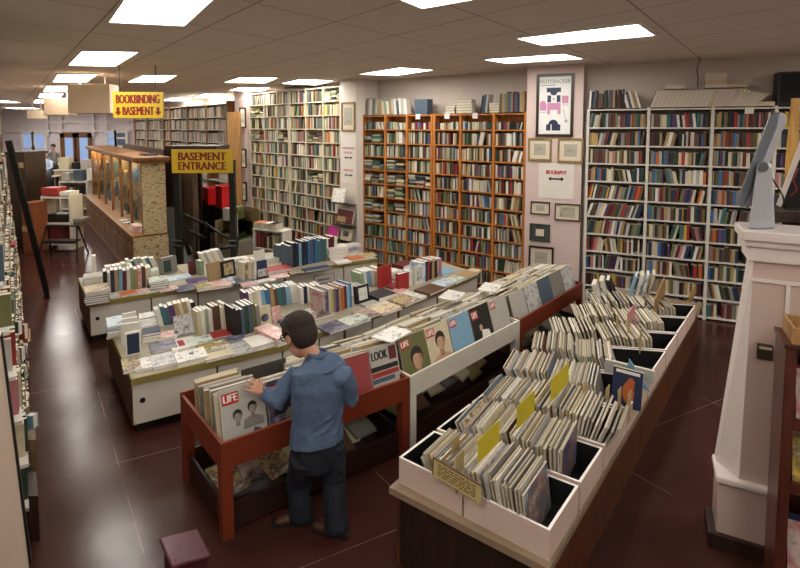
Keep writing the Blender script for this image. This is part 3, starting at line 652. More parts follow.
row('the long blue row on the rear counter', 290, 268.5, 338, 258, 25, ['slate', 'black', 'navy', 'light blue', 'black', 'navy', 'blue', 'slate', 'blue', 'teal', 'slate', 'teal', 'white', 'maroon', 'maroon', 'white'], .3)
row('the bluish row behind the red pile', 281, 262, 291, 259, 17, ['slate', 'blue'], .2)
flat('the white boxed pile behind the blue row', 336, 246, .4, .3, ['pinkp', 'white', 'pale grey', 'white'], D1b, .06)
flat('dark blue book lying flat before the long blue row', 316, 268, .5, .2, ['navy'], D1b, .025, .05)
flat('brown picture book lying flat at the left end of the blue row', 297, 271, .28, .16, ['art'], D1b, .025)
flat('white booklet lying flat right of the long blue row', 342, 261, .28, .24, ['white'], D1b, .03)
flat('orange book lying flat near the rear counter end', 355, 257.5, .34, .26, ['orange'], D1b, .03)
flat('tan book lying flat on the far end corner of the rear counter', 367, 254.5, .34, .2, ['tan'], D1b, .025)
flat('dark grey book lying flat behind the orange book', 349, 250, .34, .26, ['dark', ], D1b, .04)
flat('white covered album lying flat at the back, right of the boxed pile', 352, 244, .3, .24, ['pale grey'], D1b, .04)
# near counter, left half
flat('the blue-topped stack on the near counter corner', 121, 320, .30, .36, ['cream', 'tan', 'white', 'bluep', 'blue', 'bluep'], D2, .028)
for i, c in enumerate(['whitep', 'white', 'white']):
    k = 3 - i; facing(['third', 'second', 'rearmost'][i] + ' white book standing behind the dark blue one on the near counter', 126 - 1.6 * (k - i * 0) + i * -.5 + (3 - k) * 0, 352 - 5.2 * (i + 1) + 0, 142 - 1.6 * (i + 1), 349 - 5.2 * (i + 1), 23, 'white', .05, back_lean=.02)
facing('white book with a dark blue cover panel standing at the near counter end', 126, 356.5, 141, 353.5, 24, 'white', .05, back_lean=.02, patch=('navy', .1, .92, .06, .93))
flat('black-and-white photo album lying flat behind the stacked whites', 149, 321.5, .34, .3, ['photo'], D2, .025)
flat('the small pile topped by a navy book', 151, 330, .2, .2, ['cream', 'cream', 'navy'], D2, .03)
flat('pink and white book lying flat next to the navy-topped pile', 167, 334, .2, .2, ['pinkp', ], D2, .04)
row('the row behind the grey photo book', 159, 327, 199, 319, 21, ['white', 'teal', 'slate', 'purple', 'tan', 'cream', 'tan', 'white', 'black'], .17, -.2)
facing('large grey black-and-white photo book standing cover forward', 175, 337.5, 203, 331.5, 20, 'photo', .04, back_lean=.3)
row('the tall white row on the near counter', 199, 336, 229, 327, 26, ['cream', 'white', 'pale green', 'white', 'brown', 'brown', 'white', 'cream'], .2, -.05)
row('the pale pair between the white and black rows', 230, 327, 238, 325, 19, ['pale green', 'cream'], .14, -.2)
flat('red book lying flat before the tall white row', 220, 333.5, .26, .2, ['red'], D2, .02, .05)
flat('navy and white book lying flat before the tall white row', 231, 339.5, .3, .2, ['dark'], D2, .02, .1)
for lab, cx, cy, w_, l_, cc, pt in [('brown and green picture book lying on the near corner of the counter', 131, 363.5, .16, .3, ['art'], None), ('white book with small drawings lying at the near front edge', 146, 362.5, .22, .27, ['whitep'], None), ('black-and-white patterned book lying at the near front edge', 166, 358.5, .28, .3, ['photo'], None),
        ('dark purple picture book lying behind the patterned one', 163, 345, .26, .26, ['dark'], None), ('white book with a red block on its cover, lying flat', 183, 343, .26, .3, ['white'], ('red', .3, .55, .25, .8)), ('thick white book lying flat at the near front edge', 191, 354.5, .3, .26, ['whitep'], ('slate', .45, .6, .5, .7)),
        ('pale landscape cover book lying flat behind the yellow ones', 200, 340, .26, .24, ['green'], None), ('yellow picture book lying flat near the front edge', 213, 345, .32, .2, ['yellowp'], None), ('cream fronted book lying right at the front edge', 219, 354, .3, .16, ['cream'], None), ('grey photo book lying flat right of the yellow one', 241, 347.5, .28, .28, ['photo'], None)]:
    flat(lab, cx, cy, w_, l_, cc, D2, .03 if 'thick' not in lab else .06, .05, patch=pt)
flat('big white closed book lying flat left of the man', 262, 339, .34, .3, ['white'], D2, .05, .12)
row('the black and green row left of the man', 236, 338, 262, 330, 30, ['black', 'black', 'slate', 'dark green', 'slate', 'olive', 'grey'], .26, -.08)
facing('cream book with a dark oval picture standing cover forward', 259, 328, 272, 324, 20, 'cream', .04, oval='dark')
flat('thick cream book with red end lying by the man', 273, 331, .2, .5, ['cream', 'pinkp'], D2, .04, .25)
# long curving counter
row('the mixed row behind the man', 247, 314, 300, 302, 22, ['purple', 'white', 'cream', 'white', 'light blue', 'blue', 'tan', 'brown', 'teal', 'slate', 'light blue', 'white', 'white'], .22, -.12)
facing('pale pinkish book standing cover forward behind the man', 273, 324, 282, 321, 16, 'pinkp', .03)
row('the red and white row right of the mixed row', 301, 305, 322, 300.5, 18, ['white', 'navy', 'white', 'redp', 'redp', 'white'], .22, -.05)
row('the colourful row on the long counter', 324, 317, 353, 307, 27, ['redp', 'dark', 'pale grey', 'yellow', 'grey', 'purple', 'tan', 'orange', 'maroon', 'light blue', 'blue'], .3, -.04)
facing('dark green framed book standing cover forward', 357, 305, 370, 301, 18, 'black', .06, patch=('green', .2, .85, .15, .85))
for lab, cx, cy, w_, l_, cc in [('red and white picture book lying flat right of the man', 318, 313, .34, .3, 'redp'), ('dark picture book lying at the front edge right of the man', 335, 325.5, .36, .28, 'dark'), ('pale green book lying at the front edge of the long counter', 354, 319, .34, .26, 'green'),
        ('maroon picture book lying flat on the long counter', 368, 312, .32, .3, 'redp'), ('tan map covered book lying at the front edge', 384, 307, .36, .34, 'map'), ('patterned book lying flat beyond the tan map', 404, 299, .34, .34, 'art'), ('pale striped book lying flat at the front edge beyond the map', 413, 295, .2, .36, 'whitep'),
        ('brown covered book lying flat before the red and black row', 430, 288.5, .4, .3, 'brown'), ('light blue book lying flat near the end of the long counter', 444, 282, .36, .26, 'bluep'), ('pale green booklet lying near the end of the long counter', 455, 278.5, .3, .24, 'green'), ('tan book lying flat on the far end of the long counter', 466, 274, .4, .24, 'tan'),
        ('cream booklet lying on the last corner of the long counter', 473, 270.5, .24, .2, 'cream'), ('white and red booklet lying flat before the red book', 398, 291, .3, .2, 'pinkp'), ('blue picture book lying flat behind the small red book', 409, 271.5, .4, .3, 'bluep'), ('silver blue book lying flat behind the white row', 443, 271, .4, .26, 'light blue')]:
    flat(lab, cx, cy, w_, l_, [cc], D2b if cx < 400 else D2c, .03, 0.0)
flat('thick black book lying flat beside the dark green framed book', 381, 293, .34, .3, ['black'], D2b, .07)
row('the white and cream row on the long counter', 362, 289, 383, 283, 17, ['pale green', 'white', 'light blue', 'white', 'cream', 'cream'], .24, -.15)
facing('tall orange-red book standing cover forward', 379, 289, 392, 285, 22, 'red', .03, back_lean=.05)
facing('small red book standing cover forward with white edges', 399, 291, 409, 288, 17, 'red', .08, back_lean=.02)
row('white book standing behind the small red book', 410, 287, 413, 286, 17, ['white'], .16)
row('the red and black row, long counter end', 423, 283, 442, 275.5, 20, ['bluep', 'navy', 'red', 'black', 'tan', 'black', 'redp', 'pink'], .26)
facing('pale grey picture book standing cover forward at the row end', 415.5, 285.5, 423, 283, 19, 'white', .03, back_lean=.02, patch=('photo', .2, .9, .2, .9))
flat('the low pile at the back of the long counter', 425, 266, .36, .3, ['white', 'slate', 'pale grey'], D2c, .04)
flat('brown book lying flat by the pine bookcase', 404, 263, .34, .26, ['maroon'], D2c, .05)

for lab, cx, cy, w_, l_, cc, dd in [('slate book lying flat in the middle of the near counter', 214, 321, .3, .24, ['slate'], D2), ('the low mixed pile in the middle of the near counter', 176, 311.5, .3, .26, ['cream', 'teal', 'white'], D2), ('white booklet lying between the photo album and the leaning row', 152, 314, .3, .2, ['whitep'], D2),
        ('dark picture book lying before the mixed row', 290, 318.5, .3, .24, ['dark'], D2b), ('white booklet lying before the red and white row', 306, 312.5, .26, .2, ['whitep'], D2b), ('blue book lying behind the colourful row', 338, 293.5, .4, .26, ['bluep'], D2b), ('the pale pile behind the colourful row', 352, 286, .34, .26, ['white', 'cream', 'pale grey'], D2b), ('art book lying behind the red and white row', 318, 297, .36, .28, ['art'], D2b),
        ('pale grey booklet lying beside the dark green framed book', 372, 303.5, .26, .22, ['pale grey'], D2b), ('red magazine lying flat behind the thick black book', 396, 284.5, .3, .22, ['dusty red'], D2b), ('grey book lying flat at the back beside the orange-red book', 397, 276, .3, .22, ['grey'], D2c), ('the white pile behind the tall orange-red book', 388, 270.5, .34, .26, ['white', 'whitep', 'white'], D2c),
        ('white booklet lying flat in front of the cream row, rear counter', 250, 283.5, .26, .14, ['pinkp'], D1b), ('olive book lying flat behind the tan upright book', 216, 267, .3, .2, ['olive'], D1b), ('the pale pile at the back left of the blue row', 272, 257, .34, .24, ['cream', 'white', 'pale grey'], D1b)]:
    flat(lab, cx, cy, w_, l_, cc, dd, .03, 0.0)
# ================= magazine bins =================
RUST = mat('rust_red_paint', '74301b', .45, .1, 6); RUSTW = RUST; BINW = mat('cream_white_paint', 'd3cebf', .45, .05, 6); DKB = mat('dark_tray_paint', '2a1512', .5, .2, 6)
GREYP = mat('yellowed_magazine_paper', 'a79d8b', .75, .1, 40); PAPERS = [GREYP, mat('off_white_magazine_paper', 'cfc7b8', .75, .08, 40), mat('aged_magazine_paper', 'bbb19d', .75, .1, 40), mat('grey_magazine_paper', '968f83', .75, .1, 40), mat('old_cream_paper', 'b5a88b', .75, .1, 40)]
SLEEVE = ['photo', 'grey', 'pale grey', 'tan', 'pale grey', 'cream', 'whitep', 'grey', 'photo', 'brown']
WHT = mat('white_ink', 'e8e4dc', .5, .02); REDI = mat('red_ink', 'b02c28', .5, .05); SKIN1 = mat('printed_skin_tone', 'c09a7c', .5, .05); HAIRI = mat('printed_dark_hair', '2c2320', .5, .05)
def magazine(fr, w, h, t, cover, label, group, page=None, warp=0.0):
    """fr: x across the cover, y up the cover, z out of the cover; origin bottom left of the front cover"""
    m = MB(); P = fr.p; page = page or R.choice(PAPERS); cm = matof(cover)
    m.hexa([P(0, 0, -t), P(w, 0, -t), P(w, 0, 0), P(0, 0, 0)], [P(warp, h, -t), P(w + warp, h, -t), P(w + warp, h, 0), P(warp, h, 0)], [page, page, cm, page, cm, page])
    o = m.build('magazine'); return tag(o, label, 'magazine', group)
def masthead(o, fr, w, h, word, box=True, x0=.06, x1=.42, y0=.78, y1=.96, ink=None):
    z = .0012
    if box:
        m = MB(); m.box(fr, w * x0, w * x1, h * y0, h * y1, 0, z, REDI); b = m.build('masthead', o)
    else: b = o
    text('lettering', word, h * (y1 - y0) * .92, fr.p(w * (x0 + x1) / 2, h * (y0 + y1) / 2, z + .0005), fr.x, fr.y, ink or WHT, b, w=w * (x1 - x0) * .82, bold=.004, depth=.0008)
def portrait(o, fr, w, h, cx, cy, r, hair, skin, cloth, bg=None, scale=1.0, name='cover_portrait'):
    """a printed head and shoulders, a few flat inks"""
    z = .0006; P = fr.p; mb = MB(); x0 = w * cx; y0 = h * cy
    def shape(pts, zz, m): mb.poly([P(max(.003, min(w - .003, x0 + a * r)), max(.003, min(h - .003, y0 + b * r)), zz) for a, b in pts], fr.z * .0004, m)
    def ell(a, b, ra, rb, zz, m, n=18): shape([(a + ra * math.cos(i * 2 * math.pi / n), b + rb * math.sin(i * 2 * math.pi / n)) for i in range(n)], zz, m)
    shade = mat('printed_shade_of_' + skin.name, 'a07c62' if skin is SKIN1 else '77726a', .5, .05)
    shape([(-2.6, -4.2), (2.6, -4.2), (2.3, -2.4), (1.0, -1.75), (-1.0, -1.75), (-2.2, -2.3)], z, cloth)
    shape([(-.5, -2.1), (.5, -2.1), (.45, -.8), (-.45, -.8)], z + .0003, shade)
    ell(0, .35, 1.12, 1.25, z + .0006, hair); ell(.06, -.1, .86, 1.12, z + .0009, skin); shape([(.3, .85), (.75, .6), (.9, -.1), (.7, -.75), (.25, -1.15), (.5, -.2)], z + .0012, shade)
    shape([(-.9, .45), (-.2, .75), (.9, .5), (.95, 1.15), (.3, 1.5), (-.5, 1.4), (-1.0, 1.0)], z + .0015, hair)
    for s in (-.32, .42): shape([(s - .2, .22), (s + .2, .24), (s + .16, .08), (s - .16, .06)], z + .0018, shade)
    shape([(.02, .1), (.18, -.32), (-.06, -.34)], z + .0018, shade); shape([(-.26, -.62), (.36, -.6), (.08, -.76)], z + .0018, shade)
    mb.build(name, o)
BK = {}
def bin_unit(key, label, A, B, m, cols, legx, group='magazine bins', depth=.96, ztop=.79, zbot=.575):
    w = Wl(A, B); fr = Fr(w.A, w.d, V((-.655, .755, 0))); L = w.L
    t = thing('magazine_bin', label, 'magazine bin', fr.p(L / 2, depth / 2, 0), group)
    def bx(nm, *q, mm=m, par=t, bv=0.0): mb = MB(); mb.box(fr, *q, mm); return mb.build(nm, par, bevel=bv)
    bx('front_board', 0, L, 0, .025, zbot, ztop); bx('rear_board', 0, L, depth - .025, depth, zbot, ztop + .02)
    bx('side_board', 0, .025, .025, depth - .025, zbot, ztop); bx('side_board', L - .025, L, .025, depth - .025, zbot, ztop)
    bx('tray_floor', .025, L - .025, .025, depth - .025, zbot, zbot + .02, mm=DKB)
    for a, b in ((.0, .0), (L - .085, .0), (.0, depth - .085), (L - .085, depth - .085)): bx('leg', a, a + .085, b, b + .085, .0, zbot)
    tr = bx('lower_tray', .085, L - .085, .05, .08, .03, .24, mm=DKB)
    bx('tray_back', .085, L - .085, depth - .1, depth - .08, .03, .3, mm=DKB, par=tr); bx('tray_base', .085, L - .085, .08, depth - .1, .03, .05, mm=DKB, par=tr)
    bx('tray_end', .03, .05, .085, depth - .09, .03, .26, mm=DKB, par=tr); bx('tray_end', L - .05, L - .03, .085, depth - .09, .03, .26, mm=DKB, par=tr)
    BK[key] = (fr, L)
    return t, fr, L
b1 = bin_unit('red', 'rust red magazine bin that the man is browsing', az(221, 446, .78), az(409.5, 378.5, .78), RUST, 5, None)
b2 = bin_unit('white', 'cream white magazine bin between the two rust red ones', az(410.5, 378, .78), az(520, 321, .78), BINW, 5, None)
b3 = bin_unit('far', 'rust red magazine bin standing nearest the pink pillar', az(520.6, 320.7, .78), az(583, 283, .78), RUST, 5, None)
BN = {'red': 'bin by the man', 'white': 'cream white bin', 'far': 'bin nearest the pillar'}
def stack_of(key, a0, w, h, fronts, n, v0=.05, v1=.74, lean=.30, zb=.60, special=None, place='', rear_rand=True):
    """magazines one behind the other, leaning back; a0: position along the bin"""
    fr, L = BK[key]
    for i in range(n):
        v = v0 + (v1 - v0) * i / max(1, n - 1) + R.uniform(-.01, .01) * (i > 0)
        ln = lean * (1 - .72 * min(1, i / n * 1.3)) + R.uniform(-.03, .03) * (i > 0)
        up = (V((0, 0, 1)) * math.cos(ln) + fr.y * math.sin(ln)); yaw = R.uniform(-.05, .05) * (i > 0)
        ex = (fr.x + fr.y * yaw).normalized(); up = (up - ex * up.dot(ex)).normalized(); ez = ex.cross(up); 
        hh = h * R.uniform(.92, 1.02) * (.97 - .27 * i / n) if i else h; zz = zb + .005
        f = Fr(fr.p(a0 + R.uniform(-.02, .02) * (i > 0), v, zz), ex, up, ez)
        c = fronts if i == 0 else R.choice(SLEEVE)
        lab = ('%s' % special[0]) if (i == 0 and special) else '%s magazine, %s from front, %s, %s' % (cname(c).replace(' covered', ''), ORD[i], place, BN[key])
        o = magazine(f, w, hh, R.uniform(.038, .058) if i else .02, c, lab, None if i == 0 and special else 'magazines in the ' + place + ' of the ' + BN[key])
        if i == 0 and special and special[1]: special[1](o, f, w, hh)
fr, L = BK['red']
def cov_ball(o, f, w, h):
    masthead(o, f, w, h, 'LIFE', True, .05, .42, .76, .93); g = PAPERS[3]
    portrait(o, f, w, h, .36, .56, .034, BM['black'], g, BM['pale grey']); portrait(o, f, w, h, .7, .62, .034, BM['black'], g, BM['grey'])
    m = MB(); P = f.p; z = .0004
    m.poly([P(w * a, h * b, z) for a, b in ((.12, .005), (.96, .005), (.97, .4), (.8, .5), (.6, .42), (.34, .38), (.16, .28))], f.z * .0003, BM['pale grey'])
    m.poly([P(w * a, h * b, z + .0004) for a, b in ((.62, .1), (.9, .06), (.84, .3), (.7, .34))], f.z * .0003, BM['slate']); m.build('cover_figure', o)
def cov_soldier(o, f, w, h):
    masthead(o, f, w, h, 'LIFE', True, .0, .34, .74, .92)
    m = MB(); z = .001; P = f.p
    m.poly([P(w * .55 + w * .42 * math.cos(i * math.pi / 9), h * .42 + h * .24 * math.sin(i * math.pi / 9), z) for i in range(10)], f.z * .0006, BM['black'])
    m.poly([P(w * .6 + w * .2 * math.cos(i * .45), h * .34 + h * .16 * math.sin(i * .45), z + .001) for i in range(14)], f.z * .0006, BM['grey']); m.poly([P(w * .1, .003, z), P(w * .97, .003, z), P(w * .9, h * .22, z), P(w * .3, h * .2, z)], f.z * .0006, BM['slate'])
    m.build('cover_figure', o)
def cov_look(o, f, w, h):
    m = MB(); z = .001
    m.box(f, w * .03, w * .97, h * .55, h * .64, 0, z, BM['black']); m.box(f, w * .05, w * .97, h * .44, h * .53, 0, z, BM['red']); m.box(f, w * .05, w * .8, h * .34, h * .42, 0, z, BM['slate']); m.box(f, w * .1, w * .97, .004, h * .3, 0, z, PR['redp']); m.build('cover_bands', o)
    m = MB(); m.box(f, w * .7, w * .96, h * .7, h * .95, 0, z, BM['maroon']); m.build('corner_panel', o)
    masthead(o, f, w, h, 'LOOK', False, .04, .7, .7, .95, BM['black'])
def cov_port(hair, skin, cloth, cx=.5, cy=.42, r=.075, red=True):
    def g(o, f, w, h):
        portrait(o, f, w, h, cx, cy, r, hair, skin, cloth); masthead(o, f, w, h, 'LIFE', True, .03, .38, .78, .95)
    return g
def cov_plain(o, f, w, h): masthead(o, f, w, h, 'LIFE', True, .04, .36, .78, .94)
def cov_bride(o, f, w, h):
    masthead(o, f, w, h, 'LIFE', True, .06, .38, .72, .92); m = MB(); m.poly([f.p(w * .3, .003, .001), f.p(w * .95, .003, .001), f.p(w * .8, h * .4, .001), f.p(w * .45, h * .45, .001)], f.z * .0006, WHT); m.poly([f.p(w * .42 + .03 * math.cos(i * .63), h * .5 + .04 * math.sin(i * .63), .002) for i in range(10)], f.z * .0006, SKIN1); m.build('cover_figure', o)
stack_of('red', .05, .36, .52, 'pale grey', 11, .06, .74, special=('magazine with red masthead and two ballplayers, front of the bin by the man', cov_ball), place='left column')
stack_of('red', .43, .34, .48, 'dark', 5, .06, .42, special=('dark magazine with a helmeted soldier on its cover, beside the man', cov_soldier), place='second column')
stack_of('red', .80, .33, .46, 'tan', 11, .06, .74, place='column behind the man')
stack_of('red', 1.12, .33, .48, 'dusty red', 11, .06, .74, special=('plain red covered magazine at the front of the bin, right of the man', None), place='fourth column')
stack_of('red', 1.43, .33, .50, 'pale grey', 11, .06, .74, special=('magazine with big black title and red bands at the bin end', cov_look), place='right column')
dv = MB(); fr_ = BK['red'][0]; dv.box(Fr(fr_.p(.42, .62, .6), fr_.x, fr_.y), 0, .42, 0, .012, 0, .42, mat('dark_grey_card', '4a473f', .7)); tag(dv.build('divider_card'), 'plain dark grey divider card standing in the bin left of the man', 'divider')
L2 = BK['white'][1]; k = (L2 - .06) / 5
for i, (c, sp) in enumerate([('olive', ('magazine with a dark-haired man portrait, first in the cream white bin', cov_port(HAIRI, SKIN1, BM['grey'], .56, .5, .08))), ('cream', ('magazine with a dark-haired woman portrait, second in the cream white bin', cov_port(HAIRI, SKIN1, SKIN1, .56, .62, .07))),
        ('light blue', ('sky blue magazine at the front of the cream white bin', cov_plain)), ('black', ('black magazine with a white gowned figure on its cover', cov_bride)), ('pale grey', ('pale grey magazine at the far end of the cream white bin', cov_plain))]):
    stack_of('white', .03 + k * i, k * .96, .5, c, 11, .06, .74, special=sp, place=ORD[i] + ' column')
L3 = BK['far'][1]; k = (L3 - .06) / 5
for i in range(5):
    stack_of('far', .03 + k * i, k * .96, .47, ['pale grey', 'photo', 'slate', 'grey', 'photo'][i], 11, .06, .74, place=ORD[i] + ' column')
# loose papers lying on top
for (x, y, key, lab, col) in [(452, 296, 'white', 'white folded paper lying on the magazines of the cream white bin', 'whitep'), (392, 335, 'red', 'white paper lying across the magazines at the bin end', 'whitep'), (490, 288, 'far', 'white newspaper lying at the back of the bin nearest the pillar', 'whitep')]:
    f0 = BK[key][0]; P = az(x, y, 1.1); m = MB(); f = Fr(P, f0.x + f0.y * .3, f0.y - f0.x * .3, V((0, 0, 1)) - f0.y * -.25); m.box(f, -.17, .17, -.12, .12, 0, .012, PR[col]); tag(m.build('newspaper'), lab, 'newspaper')
# worn magazines lying in the dark lower trays
for key in ('red', 'white', 'far'):
    fr, L = BK[key]; n = 8
    for i in range(n):
        a = .14 + (L - .5) * i / (n - 1); c = R.choice(['tan', 'brown', 'olive', 'grey', 'art', 'cream', 'redp']); ang = R.uniform(-.3, .3)
        f = Fr(fr.p(a, .2 + R.uniform(0, .25), .06 + .035 * (i % 3) + .03), fr.x * math.cos(ang) + fr.y * math.sin(ang), fr.y * math.cos(ang) - fr.x * math.sin(ang) + V((0, 0, .35)))
        m = MB(); m.box(f, 0, .24, 0, .32, 0, .03, matof(c)); tag(m.build('worn_magazine'), 'worn %s magazine lying in the lower tray, %s along, %s' % (cname(c).replace(' covered', ''), ORD[i], BN[key]), 'magazine', 'magazines in the lower tray of the ' + BN[key])
for x0, y0, x1, y1, lab in [(489, 380, 499, 392, 'small white price card on the lower tray of the cream white bin'), (554, 331, 561, 342, 'small white price card on the lower tray nearest the pillar')]:
    key = 'white' if x0 < 520 else 'far'; fr, L = BK[key]; w = Wl(fr.p(0, .045, 0), fr.p(1, .045, 0)); s0 = w.hit(x0, y0)[0]; s1 = w.hit(x1, y0)[0]; zc = w.hit(x0, (y0 + y1) / 2)[1]
    m = MB(); m.box(Fr(w.A, w.d, w.n), s0, s1, -.006, 0, max(.08, zc - .06), max(.2, zc + .06), WHT); tag(m.build('price_card'), lab, 'card')
# ================= table of magazine boxes =================
ZT = .59; ZR = .79
TW = wood('warm_table_side', '3c1e10', '6a3a1c', .45); TT = mat('worn_table_top', '8a7660', .55, .15, 8); TD = wood('dark_table_end', '1c100b', '33201a', .5)
c0, c1, c2 = az(389, 487, ZT), az(549, 569, ZT), az(702, 304, ZT)
c3 = c0 + (c2 - c1); uU = (c2 - c1).normalized(); vV = (c1 - c0).normalized()
tb = thing('magazine_table', 'long wooden table base carrying two rows of magazine boxes', 'table', (c0 + c2) / 2 - V((0, 0, ZT)))
m = MB(); m.prism([c0, c1, c2, c3], ZT - .05, ZT, TT); m.build('table_top', tb)
i_ = .04
q0, q1, q2, q3 = c0 + (uU + vV) * i_, c1 + (uU - vV) * i_, c2 - (uU + vV) * i_, c3 - (uU - vV) * i_
for nm, a, b, mm in (('side_panel', q1, q2, TW), ('side_panel', q0, q3, TW), ('end_panel', q0, q1, TD), ('end_panel', q3, q2, TD)):
    d = (b - a).normalized(); n = V((-d.y, d.x, 0)); n = n if n.dot((c0 + c2) / 2 - a) > 0 else -n
    m = MB(); m.prism([a, b, b + n * .03, a + n * .03], 0, ZT - .05, mm); m.build(nm, tb)
rl = [az(x, y, ZR) for x, y in [(397, 458), (440, 432), (478, 406), (511, 385), (537, 363), (557, 344), (577, 327), (593, 312), (607, 299)]]
rr = [az(x, y, ZR) for x, y in [(549, 533), (586, 487), (612, 450), (640, 414), (662, 382), (672, 352), (680, 334), (689, 318), (696, 305)]]
# straighten both edges to lines
O0 = rl[0]; Ul = (rl[8] - rl[0]); O1 = rr[0]; Ur = (rr[8] - rr[0])
def along(P, O, U): return (P - O).dot(U) / U.length_squared
sl = [along(p, O0, Ul) for p in rl]; sr = [along(p, O1, Ur) for p in rr]
sp = az(458, 494, ZR); ts = (sp - O0).dot((O1 - O0)) / (O1 - O0).length_squared
def Q(s_l, s_r, t): a = O0 + Ul * s_l; b = O1 + Ur * s_r; return a + (b - a) * t
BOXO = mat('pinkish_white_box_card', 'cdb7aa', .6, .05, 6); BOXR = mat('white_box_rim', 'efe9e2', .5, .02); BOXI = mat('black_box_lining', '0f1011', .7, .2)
STV2, STF2, STM2 = [], [], []
def mbox(k, side):
    g = .008; t0, t1 = (0 + .004, ts - .006) if side == 'l' else (ts + .006, 1 - .004)
    S0 = (sl[k] + .004, sr[k] + .004) ; S1 = (sl[k + 1] - .004, sr[k + 1] - .004)
    A, B, C_, D = Q(S0[0], S0[1], t0), Q(S0[0], S0[1], t1), Q(S1[0], S1[1], t1), Q(S1[0], S1[1], t0)
    nm = ['nearest', 'second', 'third', 'fourth', 'fifth', 'sixth', 'seventh', 'farthest'][k]; row_ = 'inner row beside the bins' if side == 'l' else 'outer row beside the walkway'
    t = thing('magazine_box', 'pinkish white magazine box, black inside, %s box of the %s' % (nm, row_), 'box', ((A + C_) / 2).xy.to_3d() + V((0, 0, ZT)), 'magazine boxes on the long table')
    th = .014; cen = (A + B + C_ + D) / 4; zb = ZT + .001
    ins = [p + (cen - p) * (th * 1.6 / (cen - p).length) * 1.0 for p in (A, B, C_, D)]; out = [A, B, C_, D]
    def z(p, h): return V((p.x, p.y, h))
    m = MB(); m.prism(out, zb, zb + .012, BOXO); m.build('base', t)
    for i in range(4):
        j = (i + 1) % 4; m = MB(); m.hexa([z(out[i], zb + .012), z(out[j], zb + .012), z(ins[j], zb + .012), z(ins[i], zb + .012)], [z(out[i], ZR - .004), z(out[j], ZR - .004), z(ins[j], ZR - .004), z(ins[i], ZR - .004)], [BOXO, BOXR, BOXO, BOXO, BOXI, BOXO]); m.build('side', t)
        
    m = MB()
    for i in range(4):
        j = (i + 1) % 4; m.hexa([z(out[i], ZR - .004), z(out[j], ZR - .004), z(ins[j], ZR - .004), z(ins[i], ZR - .004)], [z(out[i], ZR), z(out[j], ZR), z(ins[j], ZR), z(ins[i], ZR)], BOXR)
    m.build('rim', t)
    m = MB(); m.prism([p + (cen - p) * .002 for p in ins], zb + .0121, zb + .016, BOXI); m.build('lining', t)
    return A, B, C_, D
PG5 = PAPERS
SCOV = ['pale grey', 'cream', 'tan', 'grey', 'grey', 'brown', 'pale grey', 'pale grey', 'slate', 'tan', 'photo', 'art', 'cream', 'white']
def fill_box(k, side, quad, n, f0, f1, lean0, lean1, indiv, h=.37, last=None, rise=0.0):
    A, B, C_, D = quad; ev = (B - A).normalized(); eu = (D - A).normalized(); W = (B - A).length; D_ = (D - A).length
    wlen = min(.44, D_ - .05); u0 = (D_ - wlen) * .5
    for i in range(n):
        f = i / max(1, n - 1); x = .03 + (W - .06) * (f0 + (f1 - f0) * f); ln = lean0 + (lean1 - lean0) * f + R.uniform(-.03, .03)
        t = (W * (f1 - f0) / n) * R.uniform(.72, .97); hh = h * R.uniform(.90, 1.02) * .92
        up = (V((0, 0, 1)) * math.cos(ln) + ev * math.sin(ln)); nz = (ev - up * ev.dot(up)).normalized()
        eud = (eu - nz * eu.dot(nz) - up * eu.dot(up)).normalized()
        O = V((A.x, A.y, ZT + .02)) + ev * x + eu * (u0 + R.uniform(-.025, .02)) + V((0, 0, max(0, t * math.sin(ln)) + rise * R.random()))
        fr = Fr(O, eud, up, nz); c = R.choice(SCOV); c = last if (last and i == n - 1) else c
        if indiv:
            nm = ['nearest', 'second', 'third', 'fourth', 'fifth', 'sixth', 'seventh', 'farthest'][k]
            lab = '%s magazine, %s from left, %s box, %s row' % (cname(c).replace(' covered', ''), ORD[i], nm, 'inner' if side == 'l' else 'outer')
            o = magazine(fr, wlen, hh, t, c, lab, 'magazines in the %s box of the %s row' % (nm, 'inner' if side == 'l' else 'outer'))
        else:
            o = len(STV2); P = fr.p; STV2.extend([P(0, 0, -t), P(wlen, 0, -t), P(wlen, 0, 0), P(0, 0, 0), P(0, hh, -t), P(wlen, hh, -t), P(wlen, hh, 0), P(0, hh, 0)])
            ci = SCOV.index(c); pi_ = len(SCOV) + R.randrange(len(PG5))
            for q, mm in (((3, 2, 1, 0), pi_), ((4, 5, 6, 7), pi_), ((0, 1, 5, 4), ci), ((1, 2, 6, 5), pi_), ((2, 3, 7, 6), ci), ((3, 0, 4, 7), pi_)): STF2.append(tuple(o + a for a in q)); STM2.append(mm)
BX = {}
for k in range(8):
    for side in 'lr': BX[k, side] = mbox(k, side)
fill_box(0, 'r', BX[0, 'r'], 28, .0, .8, -.42, -.12, True, last='greyfig')
fill_box(0, 'l', BX[0, 'l'], 13, .64, .98, -.5, -.3, True, .34)
fill_box(1, 'r', BX[1, 'r'], 28, .0, .78, -.42, .0, True, last='bluefig')
fill_box(1, 'l', BX[1, 'l'], 13, .62, .98, -.55, -.35, True, .35)
fill_box(2, 'r', BX[2, 'r'], 27, .0, .94, -.4, .45, True)
fill_box(2, 'l', BX[2, 'l'], 15, .55, .98, -.55, -.3, False, .36)
fill_box(3, 'r', BX[3, 'r'], 20, .0, .6, -.4, -.2, False, .33)
fill_box(3, 'l', BX[3, 'l'], 22, .36, .98, -.55, -.2, False, .38)
fill_box(4, 'r', BX[4, 'r'], 16, .0, .55, -.45, -.3, False, .33)
fill_box(4, 'l', BX[4, 'l'], 22, .32, .98, -.55, -.25, False, .38)
for k in (5, 6, 7):
    fill_box(k, 'r', BX[k, 'r'], 20, .05, .8, -.35, -.1, False, .31); fill_box(k, 'l', BX[k, 'l'], 20, .28, .97, -.55, -.2, False, .36)
